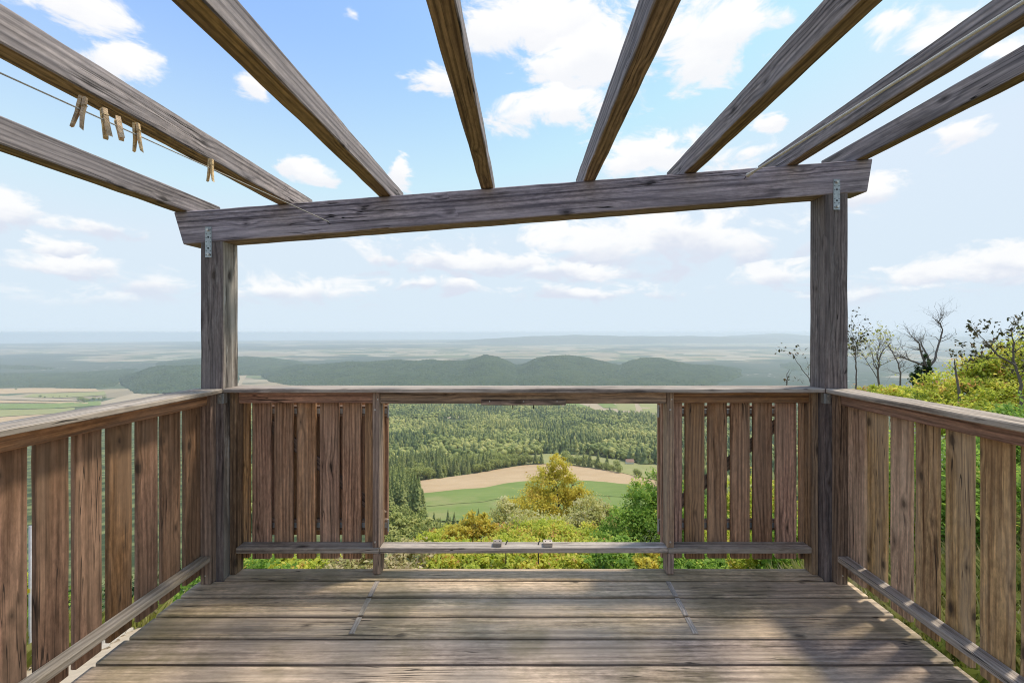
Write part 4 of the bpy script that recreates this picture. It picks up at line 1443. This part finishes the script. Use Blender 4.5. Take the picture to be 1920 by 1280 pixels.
box('cap', PXL[1] + .002, PXR[0] - .002, YC, YC + CAPD, ZCB, ZCT, 'x', M_cap, fr, seg=24, jit=.0012, ch=.004)
XL0, XL1 = gx(428.7, YS), gx(441.8, YS)
XR0, XR1 = gx(1522.7, YS), gx(1535.8, YS)
WL0, WL1 = gx(698.4, YS), gx(711.6, YS)
WR0, WR1 = gx(1250.8, YS), gx(1263.9, YS)
XL0 = max(XL0, PXL[1] + .003)
XR1 = min(XR1, PXR[0] - .003)
for a, b in ((XL0, XL1), (XR0, XR1)):
    box('stile', a, b, YS, YB, .002, ZCB - .001, 'z', M_frame, fr)
for a, b in ((WL0, WL1), (WR0, WR1)):
    s = box('stile', a, b, YS, YB, ZRT + .0015, ZCB - .001, 'z', M_frame, fr)
    box('foot', a, b + (.004 if a < 0 else 0), YS + .002, YB, .002, ZRB - .0015, 'z', M_frame, fr)
    pxm = 704.5 if a < 0 else 1258.5
    screw(pxm + (3.5 if a < 0 else 1), 748.5, YS, s)
    screw(pxm - 1.5, 768, YS, s, .0062)
    screw(pxm - 1.5, 1016, YS, s, .0062)
box('bottom_rail', XL1 + .001, WL1 - .004, YS - .001, YB + .002, ZRB, ZRT, 'x', M_rail, fr)
box('bottom_rail', WL1 - .002, WR0 + .006, YS + .001, YB + .002, ZRB + .0005, ZRT - .0008, 'x', M_rail, fr)
box('bottom_rail', WR0 + .008, XR0 - .001, YS - .001, YB + .002, ZRB, ZRT, 'x', M_rail, fr)
YU = YS + .024
ZU = gz(755.5, YU)
box('upper_rail', XL1 + .001, WL0 - .001, YU, YB - .002, ZU, ZCB - .001, 'x', M_red, fr)
box('upper_rail', WR1 + .001, XR0 - .001, YU, YB - .002, ZU, ZCB - .001, 'x', M_red, fr)
box('upper_rail', WL1 + .001, WR0 - .001, YS + .006, YB - .002, gz(756.5, YS + .006), ZCB - .001, 'x', M_frame, fr)
YT = YB + .004                             # slats
ZT0 = gz(1047, YT)
SL = [(454.5, 467.2), (472.4, 507.0), (514.0, 548.3), (555.9, 590.9), (599.5, 634.9), (641.8, 676.2), (684, 719)]
SR = [(1240, 1279), (1285.2, 1321.3), (1327.8, 1363.2), (1370.8, 1406.2), (1413, 1448.2), (1455.3, 1494), (1500, 1535)]
SL[0] = (432, 467.2)
for a, b in SL + SR:
    o = box('slat', gx(a, YT), gx(b, YT), YT, YT + .021, ZT0 + random.uniform(-.003, .003), ZCB - .006, 'z', M_slatd, fr, seg=8, jit=.0009)

# catch board, pins and blocks of the shutters
YA = YS + .004
lb = box('latch_board', gx(902.5, YA), gx(1060.3, YA), YA - .028, YA, gz(757.8, YA), gz(749, YA), 'x', M_frame, fr, ch=.002)
for px in (918, 982, 1044.5):
    screw(px, 752.3, YA - .029, lb, .0038)
for px, a, b in ((961.5, 757, 765), (1000.5, 757, 766)):
    p = P(px, a, YS + .03)
    q = P(px, b, YS + .03)
    meshobj('pin', tubes_mesh('pin', [([p + Vector((0, 0, .03)), q], [.0032, .0032])], M_black, 8), fr)
for x0, x1 in ((924.5, 940), (1019, 1036)):
    Yk = YS + .012
    b = box('catch_block', gx(x0, Yk), gx(x1, Yk), Yk, Yk + .045, ZRT + .0005, ZRT + .022, 'x', M_rail, fr, ch=.0015)
    for s in (-.3, .3):
        c = W[b].translation
        knob('screw_hole', (c.x + s * .045, c.y, ZRT + .0225), (0, 0, 1), .004, .002, M_hole, b, 8)
for px, px2 in ((946.5, 948.5), (1005, 1009.5)):
    Yk = YS + .03
    a = Vector((gx(px2, Yk), Yk + .012, ZRT + .004))
    pts = [a + Vector((.010, .012, .012)), a + Vector((.003, .004, .006)), a, Vector((a.x, Yk, ZRB)), Vector((a.x, Yk, gz(1056, Yk)))]
    meshobj('bolt_pin', tubes_mesh('bolt_pin', [(pts, [.0032] * 5)], M_black, 8), fr)
# brackets in the corners under the cap
for x, s in ((PXL[1], 1), (PXR[0], -1)):
    b = box('corner_bracket', min(x, x + s * .004), max(x, x + s * .004), YP - .0, YP + .03, ZCB - .06, ZCB - .003, 'z', M_steel, fr, seg=1, jit=0, ch=.0008)
    b2 = box('corner_bracket', x - .028 if s > 0 else x, x if s > 0 else x + .028, YP - .0045, YP - .0015, ZCB - .06, ZCB - .004, 'z', M_steel, fr, seg=1, jit=0, ch=.0008)
    for dz_ in (.018, .046):
        knob('screw', (x - s * .014, YP - .005, ZCB - dz_), (0, -1, 0), .0042, .003, M_screw, b2, 8)

# the two shutters, folded back against the outside of the slats
def shutter(side, label):
    Y1 = YT + .034
    hinge_x = (WL1 + .012) if side < 0 else (WR0 - .012)
    wd_ = .80
    x0, x1 = (hinge_x - wd_, hinge_x) if side < 0 else (hinge_x, hinge_x + wd_)
    z0, z1 = ZRT + .012, ZU - .012
    rt = empty('shutter', (hinge_x, Y1, z0), label, 'shutter')
    n = 6
    sp = wd_ / n
    offx = .010 if side < 0 else .0
    for k in range(n):
        xa = x0 + k * sp + offx
        wk = .117
        if side > 0:                              # these boards stand right behind the panel's own slats
            f_ = (Y1 + .034) / YT
            if k < 5:
                xa = gx(SR[k + 1][0], YT) * f_ + .004
                wk = gx(SR[k + 1][1], YT) * f_ - .006 - xa
            else:
                xa, wk = x0 + .002, gx(SR[0][1], YT) * f_ - .006 - x0
        box('slat', xa, min(xa + wk, x1 + .02), Y1 + .024, Y1 + .044, z0, z1, 'z', M_slatd, rt, seg=4)
    for zc in (z0 + .07, z1 - .05):
        b = box('batten', x0 + .004, x1 - .004, Y1 + .001, Y1 + .023, zc - .032, zc + .032, 'x', M_frame, rt, seg=4)
        hs = box('hinge_strap', x0 + .05, x1 + .0, Y1 - .004, Y1 - .001, zc - .015, zc + .015, 'x', M_steel, b, seg=1, jit=0, ch=.0008)
    timber('brace', (x0 + .03, Y1 + .012, z0 + .12) if side > 0 else (x1 - .03, Y1 + .012, z0 + .12), (x1 - .05, Y1 + .012, z1 - .10) if side > 0 else (x0 + .05, Y1 + .012, z1 - .10), .06, .020, (0, 1, 0), M_frame, rt)
    for zc in (z0 + .07, z1 - .05):
        knob('hinge_barrel', (hinge_x - side * .004, Y1 - .004, zc), (0, 0, 1), .006, .07, M_steel, rt)
    return rt


shutter(-1, 'slatted wooden shutter folded back behind the left front panel')
shutter(1, 'slatted wooden shutter with diagonal brace behind the right front panel')

# ------------------------------------------------------------------ side railings
def side_railing(s, label):
    inn = PXL[1] if s < 0 else PXR[0]                # inner face of the post
    xi = lambda d: inn + s * d                       # d = distance outward
    rt = empty('railing', (xi(.06), 1.2, -.5), label, 'railing')

    def bx(name, d0, d1, y0, y1, z0, z1, g, m_, **kw):
        return box(name, min(xi(d0), xi(d1)), max(xi(d0), xi(d1)), y0, y1, z0, z1, g, m_, rt, **kw)
    YE = -1.2
    bx('cap', .0, .155, YE, YP - .003, ZCB, ZCT, 'y', M_cap, seg=30, jit=.0014, ch=.004)
    zg = -.02
    bx('stile', .035, .095, YP - .044, YP - .002, .001, ZCB - .001, 'z', M_frame)
    bx('stile', .035, .095, .3, .345, .001, ZCB - .001, 'z', M_frame)
    bx('bottom_rail', .035, .095, YE, YP - .045, ZRB + .003, ZRT + .003, 'y', M_rail, seg=20)
    bx('upper_rail', .055, .093, YE, YP - .045, gz(755.5, YU) + .008, ZCB - .001, 'y', M_red, seg=20)
    d0 = .097
    if s < 0:
        xs_ = abs(xi(d0))
        ed = [(347.7, 374), (304.7, 339), (259.7, 296.6), (204.7, 247.9), (141.4, 191.9), (68.75, 130)]
        ys_ = [(xs_ * F / (CX - a), xs_ * F / (CX - b)) for a, b in ed]
    else:
        xs_ = abs(xi(d0))
        ed = [(1620 + 0 / 6.4, 1594), (1620 + 250 / 6.4, 1620 + 35 / 6.4), (1620 + 555 / 6.4, 1620 + 312 / 6.4), (1620 + 875 / 6.4, 1620 + 612 / 6.4), (1620 + 1285 / 6.4, 1620 + 970 / 6.4), (1620 + 1765 / 6.4, 1620 + 1385 / 6.4)]
        ys_ = [(xs_ * F / (a - CX), xs_ * F / (b - CX)) for a, b in ed]
    ys_[0] = (ys_[0][0], YP - .01)
    y = ys_[-1][0]
    while y > -1.0:
        ys_.append((y - .138, y - .028))
        y -= .138
    for a, b in ys_:
        bx('slat', d0, d0 + .021, min(a, b), max(a, b), ZT0 - .005 + random.uniform(-.004, .004), ZCB - .006, 'z', M_slat if s < 0 else M_slat_lifted, seg=8, jit=.0009)
    # ground posts carrying the railing
    for yy in (1.25, -.6):
        bx('ground_post', .122, .20, yy - .04, yy + .04, -.6, ZCB - .03, 'z', M_frame)
    for dz_ in (.05,):
        knob('screw', (xi(.065), YP - .0455, dz_), (0, -1, 0), .0045, .003, M_screw, rt, 8)
    return rt


side_railing(-1, 'left slatted railing running beside the dirt path')
side_railing(1, 'right slatted railing running beside the grass and bushes')

# ------------------------------------------------------------------ clotheslines and pegs
def line_pts(h, ref, y_end, sag=.0):
    a, b = Vector(h), Vector(ref)
    d_ = (b - a) / (b.y - a.y)
    e = a + d_ * (y_end - a.y)
    out = []
    for i in range(25):
        t = i / 24
        q = a.lerp(e, t)
        q.z -= sag * 4 * t * (1 - t)
        out.append(q)
    return out


def clothesline(hook_px, ref_px, refY, r, mat, label):
    Yh = YP - .022
    h_ = P(hook_px[0], hook_px[1], Yh)
    ref = P(ref_px[0], ref_px[1], refY)
    pts = line_pts(h_, ref, -1.22)
    rt = empty('clothesline', tuple(h_), label, 'clothesline')
    meshobj('cord', tubes_mesh('cord', [(pts, [r] * len(pts))], mat, 8), rt)
    dv = (pts[1] - pts[0]).normalized()
    bm = bmesh.new()
    for k, rr in ((.012, 2.1), (.038, 1.8), (.052, 1.5)):
        q = bmesh.ops.create_icosphere(bm, subdivisions=2, radius=r * rr, matrix=Matrix.Translation(h_ + dv * k))
    bmobj('knot', bm, mat, rt, smooth=True)
    hk = [Vector((h_.x - .004, YP + .01, h_.z - .008)), Vector((h_.x - .003, YP - .012, h_.z - .007)), h_ + Vector((-.006, -.004, -.004)), h_ + Vector((-.003, -.010, .004)), h_ + Vector((.004, -.006, .008))]
    meshobj('hook', tubes_mesh('hook', [(hk, [.002] * 5)], M_black, 6), rt)
    return pts


lp = clothesline((617, 416), (0, 137), .80, .0017, M_cord, 'thin grey clothesline strung to the left part of the beam')
clothesline((1400, 330), (1920, 3), 1.2, .0058, M_rope, 'pale rope clothesline strung to the right part of the beam')


def on_line(px):
    best = None
    for a, b in zip(lp[:-1], lp[1:]):
        for i in range(20):
            q = a.lerp(b, i / 20)
            if q.y < .3:
                continue
            e = abs(CX + F * q.x / q.y - px)
            if best is None or e < best[0]:
                best = (e, q.copy())
    return best[1]


def jaw(s):
    """one half of a peg, seen from its end: a tapering wooden leg"""
    prof = [(0.0008, .030), (.0062, .030), (.0072, .010), (.0070, -.010), (.0100, -.044), (.0062, -.041), (.0012, -.008), (.0026, .004), (.0008, .010)]
    bm = bmesh.new()
    f0 = [bm.verts.new((s * x, -.0048, z)) for x, z in prof]
    f1 = [bm.verts.new((s * x, .0048, z)) for x, z in prof]
    n = len(prof)
    bm.faces.new(f0)
    bm.faces.new(f1[::-1])
    for i in range(n):
        bm.faces.new((f0[i], f1[i], f1[(i + 1) % n], f0[(i + 1) % n]))
    bmesh.ops.recalc_face_normals(bm, faces=bm.faces)
    return bm


for px, tilt, yaw, lab in ((152, 9, 25, 'wooden clothespin hanging upright, farthest along the line from the beam'), (197, -14, -20, 'wooden clothespin slanting between the farthest one and the gaping one'),
                           (224, -34, -35, 'wooden clothespin tilted steeply and gaping open'), (258, -3, 18, 'wooden clothespin hanging straight next to the steeply tilted one'),
                           (396, 1, 8, 'wooden clothespin hanging alone nearer the beam')):
    q = on_line(px)
    M = Matrix.Translation(q) @ Matrix.Rotation(R(yaw), 4, 'Z') @ Matrix.Rotation(R(tilt), 4, 'Y')
    rt = bpy.data.objects.new('clothespin', None)
    rt.empty_display_size = .02
    reg(rt, M)
    tag(rt, lab, 'clothespin', 'clothespins on the left line')
    for s in (-1, 1):
        bmobj('jaw', jaw(s), M_pin, rt, M @ Matrix.Rotation(R(6 * s if tilt == -34 else 0), 4, 'Y'))
    coil = [Vector((.0035 * math.cos(t * .9), -.006 + .0006 * t, .0035 * math.sin(t * .9) + .006)) for t in range(21)]
    arms = [Vector((.0078, -.006, .012)), Vector((.003, -.0062, .009)), coil[0]]
    me = tubes_mesh('spring', [(coil, [.0007] * 21), (arms, [.0008] * 3), ([Vector((-.0078, .0062, .012)), Vector((-.003, .0064, .009)), coil[-1]], [.0008] * 3), ([Vector((.0078, -.006, .012)), Vector((.0078, .006, .012))], [.0008] * 2)], M_brass, 5)
    meshobj('spring', me, rt, M)

# ------------------------------------------------------------------ air
hz = bpy.data.materials.new('haze')
hz.use_nodes = True
n = NT(hz.node_tree)
pv = n('ShaderNodeVolumePrincipled')
pv.inputs['Color'].default_value = (.87, .945, 1.0, 1)
pv.inputs['Density'].default_value = 8.5e-5
pv.inputs['Anisotropy'].default_value = .2
n.t.links.new(pv.outputs[0], n('ShaderNodeOutputMaterial').inputs['Volume'])
bm = bmesh.new()
bmesh.ops.create_cube(bm, size=1)
bmesh.ops.scale(bm, vec=(60000, 34000, 480), verts=bm.verts)
o = bmobj('haze', bm, hz, None, Matrix.Translation((0, 11500, -231)))
tag(o, 'thin pale summer haze lying over the whole plain', 'haze', kind='stuff')
